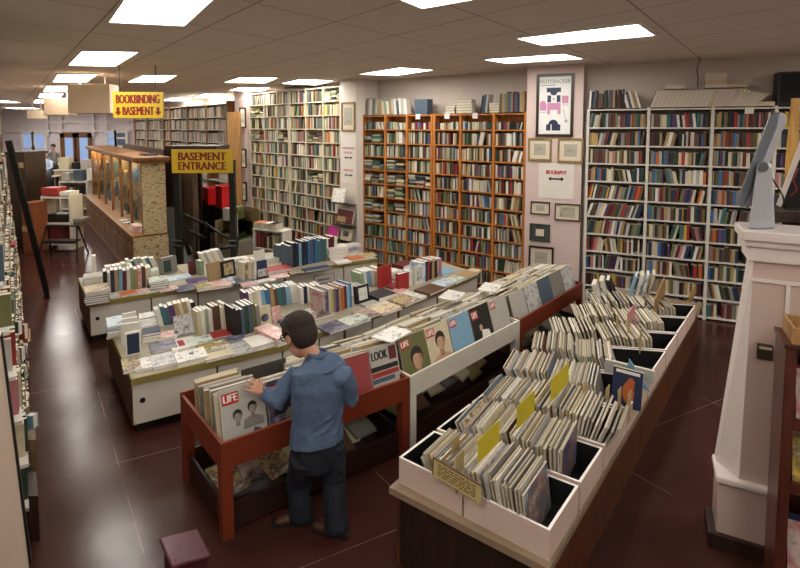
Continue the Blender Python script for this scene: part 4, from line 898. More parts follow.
me = bpy.data.meshes.new('stored_magazines'); me.from_pydata(STV2, [], STF2)
for c in SCOV: me.materials.append(matof(c))
for p in PG5: me.materials.append(p)
me.polygons.foreach_set('material_index', STM2); me.update()
o = bpy.data.objects.new('stored_magazines', me); COL.objects.link(o); tag(o, 'magazines filling the farthest boxes of the long table', 'magazines', None, 'stuff')
# yellow divider cards, placard, tabs
YC = mat('yellow_divider_card', 'c4b426', .6, .05, 10); TAN = mat('tan_index_card', 'a8946a', .7, .05)
def ucard(x0, y0, x1, y1, x2, y2, s, name, label, m_, cat, group):
    """card standing along the table's length: near bottom corner px, far bottom px, near top px"""
    z0 = .97; a = az(x0, y0, z0); b = az(x1, y1, z0); b = a + uU * max(.08, (b - a).dot(uU)); hgt = (y0 - y2) * a.y / F
    m = MB(); d = (b - a); n = V((-uU.y, uU.x, 0)); m.poly([a, b, b + V((0, 0, hgt)), a + V((0, 0, hgt))], n * .004, m_); return tag(m.build(name), label, cat, group)
for (x0, y0, x1, y1, y2, lab) in [(478, 464, 504, 444, 438, 'nearest of the three yellow divider cards in the magazine boxes'), (517, 430, 538, 413, 405, 'middle of the three yellow divider cards in the magazine boxes'), (551, 402, 572, 384, 378, 'farthest of the three yellow divider cards in the magazine boxes')]:
    ucard(x0, y0, x1, y1, x0, y2, 0, 'divider_card', lab, YC, 'divider', 'yellow divider cards')
for i, (x, y) in enumerate([(452, 448), (456, 466), (606, 396), (618, 398), (628, 402), (583, 393), (616, 322), (628, 326), (640, 336), (645, 300), (656, 302)]):
    a = az(x, y, .96); m = MB(); n = V((-uU.y, uU.x, 0)); m.poly([a - V((0, 0, .2)), a + uU * .1 - V((0, 0, .2)), a + uU * .1 + V((0, 0, .06)), a + V((0, 0, .06))], n * .004, TAN)
    tag(m.build('index_tab'), 'tan index card standing among the boxed magazines, %s from the near end' % ORD[i], 'divider', 'tan index cards')
a = az(434, 474, .84); b = az(481, 503, .81); d = (b - a).normalized(); n = V((-d.y, d.x, 0))
pl = thing('placard', 'cream placard with small dark writing hung on the near box front', 'sign', a)
hg = 17 * a.y / F; up = V((0, 0, 1)) + n * .1
f = Fr(a, d, n, up); Lp = (b - a).length
m = MB(); m.box(f, 0, Lp, -.012, -.004, -.0, hg, mat('cream_placard', 'b5a66c', .6, .06, 10)); m.build('card', pl)
m = MB()
for r in range(5):
    x = .1
    while x < .86:
        w_ = R.uniform(.05, .13); m.box(f, Lp * x, Lp * min(.9, x + w_), -.0135, -.0121, hg * (.78 - r * .15), hg * (.84 - r * .15), BM['brown']); x += w_ + .03
m.build('faint_lettering', pl)
m = MB(); m.box(f, -.006, Lp + .006, -.014, -.003, hg, hg + .008, BM['brown']); m.box(f, -.008, 0, -.014, -.003, 0, hg, BM['brown']); m.build('dark_edge', pl)
# magazines facing the near end, and things on the far boxes
def ufacing(x0, y0, x1, y1, hpx, c, lab, z=.72, t=.03, patch=None, lean=.15):
    a = az(x0, y0, z); b = a + vV * max(.1, (az(x1, y1, z) - a).dot(vV)); h = hpx * a.y / F; up = (V((0, 0, 1)) + uU * lean).normalized(); nz = vV.cross(up)
    f = Fr(a, vV, up, nz); o = magazine(f, (b - a).length, h, t, c, lab, None)
    if patch:
        m = MB(); w_ = (b - a).length
        m.poly([f.p(w_ * (.55 + .2 * math.cos(i * .524)), h * (.4 + .3 * math.sin(i * .524)), .001) for i in range(12)], f.z * .0006, BM[patch]); m.poly([f.p(w_ * (.62 + .13 * math.cos(i * .524)), h * (.66 + .14 * math.sin(i * .524)), .0018) for i in range(12)], f.z * .0006, BM[patch]); m.box(f, w_ * .1, w_ * .9, h * .88, h * .96, 0, .001, WHT); m.build('cover_figure', o)
ufacing(611, 403, 640, 414, 38, 'navy', 'deep blue magazine with an orange animal on its cover, facing the near end', .72, patch='orange')
ufacing(604, 371, 655, 380, 12, 'pale grey', 'grey flat-fronted magazine facing the near end, below the index cards', .80, .05)
ufacing(626, 374, 654, 379, 9, 'teal', 'teal blue booklet in front of the grey one', .80, .01)
a = az(640, 383, .82)
m = MB(); f = Fr(a, vV, uU); m.poly([f.p(-.14, 0, .0), f.p(.09, 0, -.06), f.p(-.1, 0, .2)], uU * .02, BM['light blue']); tag(m.build('magazine'), 'pale blue magazine leaning in the box behind the orange animal cover', 'magazine')
for i, (x0, y0, w_, h_, c, lab) in enumerate([(598, 305, .1, .3, 'white', 'white booklet leaning at the far inner corner of the table, first of three'), (606, 302, .1, .32, 'white', 'white booklet leaning at the far inner corner, second of three'), (612, 300, .1, .3, 'black', 'dark booklet leaning at the far inner corner, third of three')]):
    a = az(x0, y0, .79); book(Fr(a, (1, -.3, 0), (.5, 1, 0), (-.35, 0, 1)), .05, .3, h_, c, lab, None)
for i, (x0, c, lab) in enumerate([(628, 'light blue', 'light blue magazine propped on the far end of the table'), (634, 'white', 'white magazine propped beside the light blue ones'), (640, 'bluep', 'blue and white magazine propped on the far end of the table'), (646, 'cream', 'cream folder propped at the far end between the box rows')]):
    a = az(x0, 300 - i * .7, .82); book(Fr(a, (1, -.3, 0), (.5, 1, 0), (.25, 0, 1)), .035, .3, .34, c, lab, None)
a = az(655, 318, .80); b = az(668, 290, .80); m = MB(); d = (b - a); n = V((-d.y, d.x, 0)).normalized(); m.poly([a, a + d * .7, a + d * .7 + V((0, 0, .3)), a + V((0, 0, .24))], n * .015, wood('tan_divider_wood', '8a6a3c', 'a88450', .6)); tag(m.build('wooden_divider'), 'tan wooden divider board between the far box rows', 'board')
a = az(628, 332, .8); m = MB(); m.poly([a, a + uU * .3, a + uU * .3 + V((0, 0, .26)), a + V((0, 0, .22))], -vV * .012, BM['pink']); tag(m.build('divider_card'), 'pink card standing between the far boxes', 'divider')
a = az(690, 303, ZR); m = MB(); m.poly([a, a + uU * .5, a + uU * .5 + V((0, 0, .14)), a + V((0, 0, .1))], -vV * .02, MC['tan_divider_wood']); tag(m.build('wooden_divider'), 'tan wooden board at the far outer end of the box table', 'board')
# ================= glass display cabinet by the basement stairs =================
GL = glass('clear_glass')
A_ = az(87, 222); B_ = az(122, 264); dA = (B_ - A_).normalized(); B2 = B_ + dA * 1.5
wc = Wl(B2, A_); wc.n = -wc.n if wc.n.x < 0 else wc.n
frc = Fr(wc.A, wc.d, wc.n); LC = wc.L                     # x from the near end to the far end, y into the cabinet
BIRD = None
def speckle(name):
    m, nt, b = nodes(name); L = nt.links.new; N = nt.nodes.new
    tc = N('ShaderNodeTexCoord'); mp = N('ShaderNodeMapping'); mp.inputs['Scale'].default_value = (9, 9, 26); nz = N('ShaderNodeTexNoise'); nz.inputs['Scale'].default_value = 1.6; nz.inputs['Detail'].default_value = 3
    cr = N('ShaderNodeValToRGB'); e = cr.color_ramp.elements; e[0].position = .36; e[0].color = lin('5f4a2a'); e[1].position = .46; e[1].color = lin('bda880')
    L(tc.outputs['Object'], mp.inputs['Vector']); L(mp.outputs['Vector'], nz.inputs['Vector']); L(nz.outputs['Fac'], cr.inputs['Fac']); L(cr.outputs['Color'], b.inputs['Base Color']); b.inputs['Roughness'].default_value = .5
    return m
SPK = speckle('bamboo_patterned_panel')
cab = thing('glass_cabinet', 'long oak and glass display cabinet beside the aisle with a patterned end panel', 'cabinet', frc.p(LC / 2, .35, 0))
def cb(nm, *q, m=OAK, par=None, bv=0.0): mb = MB(); mb.box(frc, *q, m); return mb.build(nm, par or cab, bevel=bv)
ZCN, ZCP = .92, 2.44; UP0, DP = .2, .66
cb('base_cabinet', .02, LC, .02, DP, .06, ZCN - .05); cb('plinth', .03, LC - .01, .0, DP, 0, .06, m=OAK)
cb('counter', -.0, LC + .02, -.03, DP, ZCN - .05, ZCN, bv=.006)
nD = 8
for i in range(nD):
    s0 = LC * i / nD + .04; s1 = LC * (i + 1) / nD - .04
    d = cb('drawer', s0, s1, .0, .02, ZCN - .26, ZCN - .08); mb = MB(); mb.ball(frc.p((s0 + s1) / 2, -.02, ZCN - .17), .025, BRZ, 8, 6); mb.build('knob', d)
    d = cb('door', s0, s1, .0, .02, .1, ZCN - .3); mb = MB(); mb.box(frc, s0 + .08, s1 - .08, -.004, .0, .16, ZCN - .36, wood('oak_panel', '5a3818', '83592c', .4)); mb.build('door_panel', d)
cb('end_panel', -.03, .0, .0, DP + .02, 0, ZCN - .05, m=SPK)
cb('upper_end_panel', -.02, .02, UP0, DP, ZCN, ZCP, m=SPK)
for i in range(7):
    s = .02 + (LC - .1) * i / 6; cb('post', s, s + (.10 if i % 3 == 0 else .07), UP0, UP0 + .06, ZCN, ZCP, m=OAK)
    if i < 6: cb('glass_pane', s + .08, .02 + (LC - .1) * (i + 1) / 6, UP0 + .025, UP0 + .031, ZCN + .03, ZCP - .02, m=GL)
for z in (1.38, 1.85): cb('glass_shelf', .04, LC - .04, UP0 + .08, DP - .04, z, z + .012, m=GL)
cb('back_panel', 0, LC, DP - .03, DP, ZCN, ZCP, m=wood('cabinet_back', '8a6c40', 'b8965e', .5)); cb('far_end', LC - .03, LC, UP0, DP, ZCN, ZCP)
cb('cornice', -.1, LC + .08, UP0 - .1, DP + .06, ZCP, ZCP + .05, bv=.01); cb('cornice_top', -.14, LC + .12, UP0 - .15, DP + .08, ZCP + .05, ZCP + .13, bv=.015)
LAMP = emit('warm_cabinet_lamp', 'ffe2b0', 30.0)
for i in range(6):
    s = .3 + (LC - .6) * i / 5; cb('cabinet_lamp', s - .3, s + .3, UP0 + .08, UP0 + .2, ZCP - .03, ZCP - .01, m=LAMP)
CUR = [('vase', 'ceramic vase'), ('jar', 'small jar'), ('bust', 'little figure'), ('box', 'keepsake box')]
n = 0
for zi, z in enumerate((ZCN + .001, 1.393, 1.863)):
    for i in range(14):
        s = .25 + (LC - .5) * (i + R.uniform(-.25, .25)) / 13; y = UP0 + R.uniform(.16, .34); k = R.choice('vjbbf'); col = R.choice(['cream', 'blue', 'teal', 'brown', 'white', 'maroon', 'olive', 'pale grey', 'yellow', 'dark green']); n += 1
        c = frc.p(s, y, z); m = MB(); h = R.uniform(.2, .38)
        pos = '%s from near end, %s of glass cabinet' % (ORD[i], ['counter level', 'middle shelf', 'upper shelf'][zi])
        if k == 'v': m.loft([c, c + V((0, 0, h * .1)), c + V((0, 0, h * .5)), c + V((0, 0, h * .85)), c + V((0, 0, h))], [.04, .06, .085, .035, .05], BM[col], 12); nm = 'vase'
        elif k == 'j': m.loft([c, c + V((0, 0, h * .7)), c + V((0, 0, h * .72)), c + V((0, 0, h * .8))], [.06, .06, .05, .05], BM[col], 12); nm = 'jar'
        elif k == 'f': m.loft([c, c + V((0, 0, h * .3)), c + V((0, 0, h * .7))], [.06, .05, .03], BM[col], 10); m.ball(c + V((0, 0, h * .82)), .04, BM[col], 10, 6); nm = 'figurine'
        else: m.box(Fr(c, frc.x, frc.y), -.09, .09, -.02, .02 + R.uniform(0, .04), 0, h, BM[col]); nm = 'displayed_book'
        tag(m.build(nm, smooth=k != 'b'), '%s %s, %s' % (col, nm.replace('_', ' '), pos), nm.split('_')[-1], 'curios in the glass cabinet')
for i, (s, col, nn) in enumerate([(.35, 'pinkp', 4), (.55, 'white', 4), (1.5, 'photo', 1), (1.9, 'whitep', 1)]):
    for j in range(nn):
        f = Fr(frc.p(s, .06 + .01 * j, ZCN + .001 + .035 * j), frc.x, frc.y); m = MB(); m.box(f, 0, .22, 0, .17, 0, .033, matof(col)); tag(m.build('leaflet_pile' if False else 'booklet'), '%s booklet, %s from bottom, %s pile on the glass cabinet counter' % (cname(col).replace(' covered', ''), ORD[j], ORD[i]), 'booklet', 'booklets on the glass cabinet counter')
p = aD(99, 160, 10.4)
m = MB(); m.box(Fr(frc.p(.5, .45, ZCP + .131), frc.x, frc.y), 0, .45, -.1, .2, 0, .03, BM['black']); tag(m.build('black_folder', bevel=.004), 'black folder lying on top of the glass cabinet', 'folder')
# brown partition behind the cabinet
m = MB(); fb = Fr(frc.p(-.2, DP + .5, 0), frc.x, frc.y); m.box(fb, 0, LC + .3, 0, .12, 0, 2.62, wood('brown_partition_wood', '3c2a18', '5a4228', .5)); tag(m.build('stair_partition'), 'brown wooden partition standing behind the glass cabinet', 'partition')
# ---------- basement stair enclosure
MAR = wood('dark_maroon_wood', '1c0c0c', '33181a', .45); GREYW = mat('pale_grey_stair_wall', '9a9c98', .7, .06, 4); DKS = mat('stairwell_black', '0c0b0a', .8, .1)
def pxbox(name, label, cat, x0, y0, x1, y1, Y, dep, m_, group=None, bv=.0, par=None, floor=False):
    a = aD(x0, y1, Y); b = aD(x1, y0, Y); mb = MB(); mb.box(WF, a.x, b.x, Y, Y + dep, 0 if floor else a.z, b.z, m_); o = mb.build(name, par, bevel=bv)
    return tag(o, label, cat, group) if par is None else o
t = thing('stair_enclosure', 'dark maroon panelled enclosure around the basement stairs', 'enclosure', (aD(182, 200, 11.6).x, 11.6, 0))
pxbox('side_panel', None, None, 165, 150, 184, 207, 11.6, .1, MAR, par=t); pxbox('front_panel', None, None, 184, 152, 200, 240, 12.2, .1, MAR, par=t)
pxbox('top_rail', None, None, 164, 146, 216, 150.5, 11.5, .9, DARKW, par=t); pxbox('stair_wall', None, None, 166, 207, 186, 262, 11.62, .1, GREYW, par=t, floor=True)
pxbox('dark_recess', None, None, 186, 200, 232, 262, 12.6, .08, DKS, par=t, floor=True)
a, b, c = aD(172, 262, 11.0), aD(186, 244, 11.0), aD(208, 266, 11.0); m = MB(); m.poly([a, c, b], (0, .08, 0), GREYW); m.build('stair_parapet', t)
t = thing('handrail', 'black pipe handrail going down the basement stairs', 'handrail', aD(198, 255, 10.9))
def pipe(nm, pts, r=.028): m = MB(); m.loft([aD(x, y, Y) for x, y, Y in pts], r, BLK, 8); m.build(nm, t, smooth=True)
pipe('rail', [(181, 213, 10.9), (190, 217, 10.9), (205, 224, 10.9)]); pipe('rail', [(183, 228, 10.9), (206, 238, 10.9)]); pipe('post', [(197, 220, 10.92), (197, 258, 10.92)]); pipe('rail', [(206, 224, 10.9), (231, 241, 10.9)]); pipe('post', [(206, 222, 10.92), (206, 236, 10.92)])
pipe('bent_end', [(181, 213, 10.9), (182, 222, 10.9), (185, 240, 10.9), (190, 255, 10.9)], .05)
pipe('rail', [(215, 256, 10.6), (222, 248, 10.6), (231, 247, 10.6)], .035)
# glass sales counters with red baskets
a = aD(196, 201, 12.9); b = aD(238, 222, 11.4)
def showcase(x0, x1, y0t, ytop_r, Y0, Y1, label, dep=.6):
    A = aD(x0, 200, Y0); B = aD(x1, 200, Y1); w = Wl((A.x, A.y), (B.x, B.y)); fr = Fr(w.A, w.d, w.n); L = w.L
    zt = aD(x0, y0t, Y0).z
    t = thing('glass_counter', label, 'glass counter', fr.p(L / 2, dep / 2, 0), 'glass sales counters')
    def b_(nm, *q, m=WHS): mb = MB(); mb.box(fr, *q, m); mb.build(nm, t)
    b_('base', 0, L, 0, dep, 0, zt * .42, m=mat('pale_counter_base', '85806f', .6, .06)); b_('glass_front', 0, L, 0, .01, zt * .42, zt - .03, m=GL); b_('glass_top', 0, L, 0, dep, zt - .03, zt, m=GL); b_('glass_shelf', .02, L - .02, .05, dep - .03, zt * .7, zt * .7 + .01, m=GL); b_('back', 0, L, dep - .02, dep, zt * .42, zt, m=BM['tan'])
    b_('glass_end', 0, .01, .02, dep - .03, zt * .42, zt - .03, m=GL); b_('glass_end', L - .01, L, .02, dep - .03, zt * .42, zt - .03, m=GL); b_('corner_post', 0, .03, .01, .03, zt * .42, zt - .03); b_('corner_post', L - .03, L, .01, .03, zt * .42, zt - .03)
    return fr, L, zt
fr, L, zt = showcase(196, 236, 201, 0, 13.2, 11.5, 'glass sales counter with red baskets on top, behind the sign post')
for i, (s, c) in enumerate([(.3, 'yellow'), (.6, 'yellow'), (.9, 'cream'), (1.4, 'tan'), (1.75, 'olive')]):
    m = MB(); m.box(Fr(fr.p(s, .2, zt * .42 + .001), fr.x, fr.y), 0, .18, 0, .14, 0, .16, BM[c]); tag(m.build('small_box'), '%s small box, %s along inside the glass counter by the stairs' % (c, ORD[i]), 'box', 'boxes in the glass counter')
RB = mat('bright_red_plastic', 'c0141c', .4, .05)
for i, (x0, x1, y0, y1, lab) in enumerate([(203, 215, 187, 203, 'red plastic basket with papers, on the glass counter'), (216, 229, 185, 206, 'larger red plastic basket nearest the sign post')]):
    Y = 12.7 - .5 * i; a = aD(x0, y1, Y); b = aD(x1, y0, Y); z0 = zt + .002; z1 = b.z
    t = thing('plastic_basket', lab, 'basket', ((a.x + b.x) / 2, Y, z0), 'red plastic baskets'); m = MB(); th = .02
    fB = Fr((a.x, Y, z0), fr.x, fr.y); W = (b.x - a.x) * 1.05; m.box(fB, 0, W, 0, .36, 0, .02, RB); 
    for q in ((0, W, 0, th), (0, W, .36 - th, .36), (0, th, th, .36 - th), (W - th, W, th, .36 - th)): m.box(fB, q[0], q[1], q[2], q[3], .02, z1 - z0, RB)
    m.build('tub', t)
    m = MB(); 
    for q in ((-.02, W + .02, -.02, 0), (-.02, W + .02, .36, .38), (-.02, 0, 0, .36), (W, W + .02, 0, .36)): m.box(fB, q[0], q[1], q[2], q[3], z1 - z0 - .04, z1 - z0, RB)
    m.build('rim', t)
fr, L, zt = showcase(236, 254, 222, 0, 11.6, 12.3, 'short glass counter with cartons, next to the low white bookcase')
for i, (s, z, c, w_) in enumerate([(.05, zt + .002, 'pale grey', .16), (.25, zt + .002, 'olive', .3), (.02, zt * .42 + .001, 'tan', .2), (.3, zt * .42 + .001, 'olive', .3)]):
    m = MB(); m.box(Fr(fr.p(s, .15, z), fr.x, fr.y), 0, w_, 0, .26, 0, .3 if z > zt else .26, BM[c]); tag(m.build('carton', bevel=.005), '%s carton %s the short glass counter, %s' % (c, 'on' if z > zt else 'inside', ['first', 'second'][i % 2]), 'box', 'cartons at the short glass counter')
# low white bookcase with books
A = aD(253, 240, 10.9); B = aD(283, 240, 10.55); w = Wl((A.x, A.y), (B.x, B.y)); fr = Fr(w.A, w.d, w.n); zt = aD(268, 231.5, 10.7).z; L = w.L
t = thing('low_bookcase', 'low white bookcase with red and brown books, behind the rear counter', 'bookcase', fr.p(L / 2, .15, 0))
for nm, q in (('upright', (0, .04, 0, .3, 0, zt)), ('upright', (L - .04, L, 0, .3, 0, zt)), ('top', (-.01, L + .01, -.01, .31, zt, zt + .03)), ('shelf', (.04, L - .04, .0, .29, zt - .42, zt - .39)), ('shelf', (.04, L - .04, .0, .29, .05, .08)), ('back_panel', (.04, L - .04, .28, .3, .0, zt))):
    m = MB(); m.box(fr, *q, WHS); m.build(nm, t)
x = .06; i = 0
for c in ['maroon', 'red', 'maroon', 'brown', 'black', 'maroon', 'cream', 'brown', 'dark green', 'cream']:
    book(Fr(fr.p(x, .04, zt - .389), fr.x, fr.y), .045, .18, R.uniform(.24, .31), c, '%s book, %s along the low white bookcase' % (c, ORD[i]), 'books in the low white bookcase'); x += .05; i += 1
for i, (s, cols, w_) in enumerate([(.0, ['pale green', 'white', 'orange'], .26), (.3, ['white', 'cream', 'white'], .24), (.42, ['dark green', 'white', 'dark green'], .2)]):
    for j, c in enumerate(cols):
        book(Fr(fr.p(s, .02, zt + .0305 + .045 * j), V((0, 0, 1)), fr.x, fr.y), .043, w_, .24, c, '%s book, %s from bottom, %s pile topping the low white bookcase' % (c, ORD[j], ORD[i]), 'books topping the low white bookcase')
# ================= the far end of the aisle =================
def shelf_unit(x0, y0, x1, y1, dep, label, zs, m_=WHS, cat='shelf unit', name='shelf_unit', back=True):
    g = az((x0 + x1) / 2, y1); Y = g.y; a = aD(x0, y1, Y); b = aD(x1, y0, Y); t = thing(name, label, cat, ((a.x + b.x) / 2, Y, 0)); X0, X1, Z = a.x, b.x, b.z
    def bb(nm, *q): mb = MB(); mb.box(WF, *q, m_); mb.build(nm, t)
    bb('side_panel', X0, X0 + .05, Y, Y + dep, 0, Z); bb('side_panel', X1 - .05, X1, Y, Y + dep, 0, Z)
    for f in zs: bb('shelf', X0 + .05, X1 - .05, Y + .0, Y + dep - .03, Z * f - .04, Z * f)
    if back: bb('back_panel', X0 + .05, X1 - .05, Y + dep - .03, Y + dep, 0, Z)
    return X0, X1, Y, Z
X0, X1, Y, Z = shelf_unit(43, 196, 70, 250, .5, 'white open shelf unit in the middle of the far aisle, with black trays', (.12, .5, .98), back=False)
for i, (x, w_, h_, c, lab) in enumerate([(X0 + .12, .5, .22, 'black', 'black tray on the middle shelf of the aisle shelf unit'), (X0 + .7, .3, .1, 'grey', 'grey tray on the middle shelf of the aisle shelf unit')]):
    m = MB(); m.box(WF, x, x + w_, Y + .06, Y + .44, Z * .5 + .001, Z * .5 + h_, BM[c]); tag(m.build('paper_tray', bevel=.01), lab, 'tray')
for i, (x, z, w_, h_, c, lab) in enumerate([(X0 - .02, Z + .001, .42, .2, 'red', 'red box on top of the aisle shelf unit'), (X0 + .45, Z + .001, .28, .1, 'white', 'white folded papers on top of the aisle shelf unit'), (X0 + .1, .2, .35, .5, 'maroon', 'dark red carton low in the aisle shelf unit')]):
    m = MB(); m.box(WF, x, x + w_, Y + .06, Y + .44, z, z + h_, BM[c]); tag(m.build('storage_box', bevel=.01), lab, 'box')
g = az(64, 257); t = thing('folding_trolley', 'black metal folding trolley in front of the aisle shelf unit', 'trolley', g)
def tp(nm, pts, r=.02, m_=BLK): m = MB(); m.loft(pts, r, m_, 8); m.build(nm, t)
gx, gy = g.x, g.y
for dx in (-.6, .35):
    tp('leg', [(gx + dx, gy - .05, 0.0), (gx + dx * .8, gy + .12, .75)]); tp('leg', [(gx + dx, gy + .4, 0.0), (gx + dx * .8, gy + .16, .75)])
tp('crossbar', [(gx - .55, gy, .35), (gx + .3, gy, .35)]); tp('crossbar', [(gx - .48, gy + .12, .75), (gx + .28, gy + .12, .75)]); tp('crossbar', [(gx - .5, gy - .02, .15), (gx + .3, gy - .02, .15)])
m = MB(); m.box(WF, gx - .5, gx + .28, gy + .0, gy + .25, .36, .4, BM['black']); m.build('tray', t)
X0, X1, Y, Z = shelf_unit(60, 181, 87, 212, .6, 'white shelf unit with books beside the far end of the glass cabinet', (.1, .55, .98))
for i in range(8):
    c = R.choice(['black', 'grey', 'maroon', 'brown', 'white']); x = X0 + .12 + i * (X1 - X0 - .3) / 8; book(Fr((x, Y + .1, Z * .55 + .001), (1, 0, 0), (0, 1, 0)), .14, .3, R.uniform(.25, .4), c, '%s book, %s along the far white shelf unit' % (c, ORD[i]), 'books in the far white shelf unit')
for i, (x, w_, h_, c) in enumerate([(.05, .3, .3, 'pale grey'), (.5, .35, .4, 'slate'), (1.0, .25, .45, 'white')]):
    m = MB(); m.box(WF, X0 + x, X0 + x + w_, Y + .1, Y + .4, Z + .001, Z + h_, BM[c]); tag(m.build('storage_box', bevel=.01), '%s box, %s from left, topping the far white shelf unit' % (c, ORD[i]), 'box')
# checkout desk
g = az(56, 192); Y = 24; a = aD(27, 190, Y); b = aD(48, 175, Y)
t = thing('checkout_desk', 'cluttered pale checkout desk at the far end of the aisle', 'desk', ((a.x + b.x) / 2, Y, 0))
zt = .8
m = MB(); m.box(WF, a.x, b.x, Y, Y + .9, zt - .05, zt, WHS); m.build('desk_top', t); m = MB(); m.box(WF, a.x + .05, b.x - .05, Y + .05, Y + .1, 0, zt - .05, DARKW); m.build('modesty_panel', t)
for x in (a.x + .05, b.x - .13):
    m = MB(); m.box(WF, x, x + .08, Y + .75, Y + .83, 0, zt - .05, DARKW); m.build('leg', t)
c = aD(35, 172, Y); t = thing('computer_screen', 'lit computer screen on the checkout desk', 'screen', (c.x, Y + .3, zt))
m = MB(); m.box(WF, c.x - .25, c.x + .25, Y + .3, Y + .34, zt + .15, zt + .55, BLK); m.build('housing', t); m = MB(); m.box(WF, c.x - .23, c.x + .23, Y + .295, Y + .3, zt + .17, zt + .53, emit('lit_screen', '9fc4e8', 1.2)); m.build('display', t); m = MB(); m.box(WF, c.x - .05, c.x + .05, Y + .31, Y + .36, zt + .001, zt + .15, BLK); m.build('stand', t)
Y = 25; a = aD(55, 186, Y); b = aD(74, 165, Y)
t = thing('checkout_counter', 'tan checkout counter before the shop doors', 'counter', ((a.x + b.x) / 2, Y, 0)); m = MB(); m.box(WF, a.x, b.x, Y, Y + .8, 0, 1.0, mat('tan_counter_board', 'b09a74', .6)); m.build('body', t); m = MB(); m.box(WF, a.x - .05, b.x + .05, Y - .05, Y + .85, 1.0, 1.06, WHS); m.build('top', t)
for i, (x, w_, h_, c, lab) in enumerate([(.1, .5, .6, 'cream', 'cream carton on the checkout counter'), (.75, .3, .35, 'black', 'black card machine on the checkout counter'), (1.2, .4, .5, 'pale grey', 'pale grey box on the checkout counter')]):
    m = MB(); m.box(WF, a.x + x, a.x + x + w_, Y + .2, Y + .6, 1.061, 1.06 + h_, BM[c]); tag(m.build('storage_box', bevel=.01), lab, 'box')
def far_person(px, py_top, Y, label, shirt, hair, seated=False, pants='black'):
    top = aD(px, py_top, Y); X = top.x; S = 1.72; base = .45 if seated else 0.0
    k = (top.z) / (1.3 if seated else S)
    t = thing('person', label, 'person', (X, Y, 0), None)
    sk = mat('far_skin', 'c09078', .6); m = MB(); g = lambda x, y, z: V((X + x * k, Y + y * k, z * k))
    z0 = -.42 if seated else 0.0
    if not seated: 
        for s in (-.1, .1): m.loft([g(s, 0, 0), g(s, 0, .45), g(s * .9, 0, .9)], [.05, .06, .085], sk)
    else:
        for s in (-.1, .1): m.loft([g(s, -.45, .0), g(s, -.42, .45), g(s, 0, .48)], [.05, .065, .09], sk)
    m.loft([g(0, 0, .85 + z0), g(0, 0, 1.1 + z0), g(0, 0, 1.35 + z0), g(0, 0, 1.45 + z0), g(0, 0, 1.55 + z0)], [(.1, .15), (.1, .14), (.1, .17), (.06, .08), .05], sk, up=(0, 1, 0)); m.ball(g(0, -.02, 1.6 + z0), (.075 * k, .09 * k, .115 * k), sk)
    for s in (-1, 1): m.loft([g(s * .19, 0, 1.38 + z0), g(s * .24, -.03, 1.12 + z0), g(s * .18, -.25, 1.02 + z0), g(s * .12, -.36, 1.03 + z0)], [.05, .042, .034, .03], sk)
    o = m.build('body', t, True); r = o.modifiers.new('r', 'REMESH'); r.mode = 'VOXEL'; r.voxel_size = .02; r.use_smooth_shade = True
    m = MB(); m.loft([g(0, 0, .82 + z0), g(0, 0, 1.1 + z0), g(0, 0, 1.36 + z0), g(0, 0, 1.45 + z0)], [(.13, .18), (.125, .17), (.12, .2), (.07, .09)], shirt, up=(0, 1, 0))
    for s in (-1, 1): m.loft([g(s * .18, 0, 1.38 + z0), g(s * .245, -.03, 1.12 + z0), g(s * .19, -.22, 1.03 + z0)], [.07, .06, .05], shirt)
    m.build('shirt', t, True)
    m = MB()
    if not seated:
        for s in (-.1, .1): m.loft([g(s, 0, .02), g(s, 0, .45), g(s * .9, 0, .9)], [.075, .085, .115], BM[pants])
    else:
        for s in (-.1, .1): m.loft([g(s, -.45, .04), g(s, -.43, .45), g(s, 0, .49)], [.07, .085, .115], BM[pants])
    m.build('trousers', t, True)
    m = MB(); m.ball(g(0, .0, 1.645 + z0), (.085 * k, .1 * k, .085 * k), hair); m.build('hair', t, True)
far_person(45.5, 152, 23.2, 'person with grey hair in a light blue shirt standing at the checkout', mat('light_blue_shirt', 'a8b8cc', .7), BM['pale grey'])
far_person(53, 144, 25.9, 'person with dark hair in a grey top behind the checkout', BM['grey'], BM['black'])
far_person(32, 155, 25.6, 'person in a blue-grey top sitting at the checkout desk', mat('blue_grey_top', '6a7c90', .7), BM['grey'], True)
# ================= things on walls and on top of bookcases =================
GOLD = wood('gilt_frame', '6a5230', 'a0844e', .4); DKF = wood('dark_frame_wood', '1c120d', '3a261a', .35); MATB = mat('cream_picture_mount', 'd4c9b2', .7, .04, 8); GREYPIC = print_mat('faded_engraving', ['4a483e', '8a8676', 'b0aa98', '98927f'], 12, .5); GRNF = wood('dark_green_frame', '2a3430', '46524a', .4)
def picture(name, label, w, x0, y0, x1, y1, fm, mt, pic, e=.05, inner=.22, cat='picture', skew=0.0):
    s0, z1 = w.hit(x0, y0); s1, z0 = w.hit(x1, y1); fr = Fr(w.A - w.n * .002, w.d, -w.n)
    t = thing(name, label, cat, fr.p((s0 + s1) / 2, 0, z0))
    m = MB(); m.box(fr, s0, s1, 0, .03, z0, z0 + e, fm); m.box(fr, s0, s1, 0, .03, z1 - e, z1, fm); m.box(fr, s0, s0 + e, 0, .03, z0 + e, z1 - e, fm); m.box(fr, s1 - e, s1, 0, .03, z0 + e, z1 - e, fm); m.build('frame', t)
    m = MB(); m.box(fr, s0 + e, s1 - e, 0, .012, z0 + e, z1 - e, mt); m.build('mount', t)
    if pic: m = MB(); dw = (s1 - s0) * inner; dz = (z1 - z0) * inner; m.box(fr, s0 + dw, s1 - dw, .012, .014, z0 + dz, z1 - dz, pic); m.build('print', t)
    return t, fr, s0, s1, z0, z1
W1 = P1
PW = mat('poster_white', 'dfe0dc', .5, .03)
t, fr, s0, s1, z0, z1 = picture('framed_poster', 'tall framed ballet poster in a dark frame at the top of the pink pillar', W1, 537, 74.5, 573, 137, DKF, PW, None, .05, cat='poster')
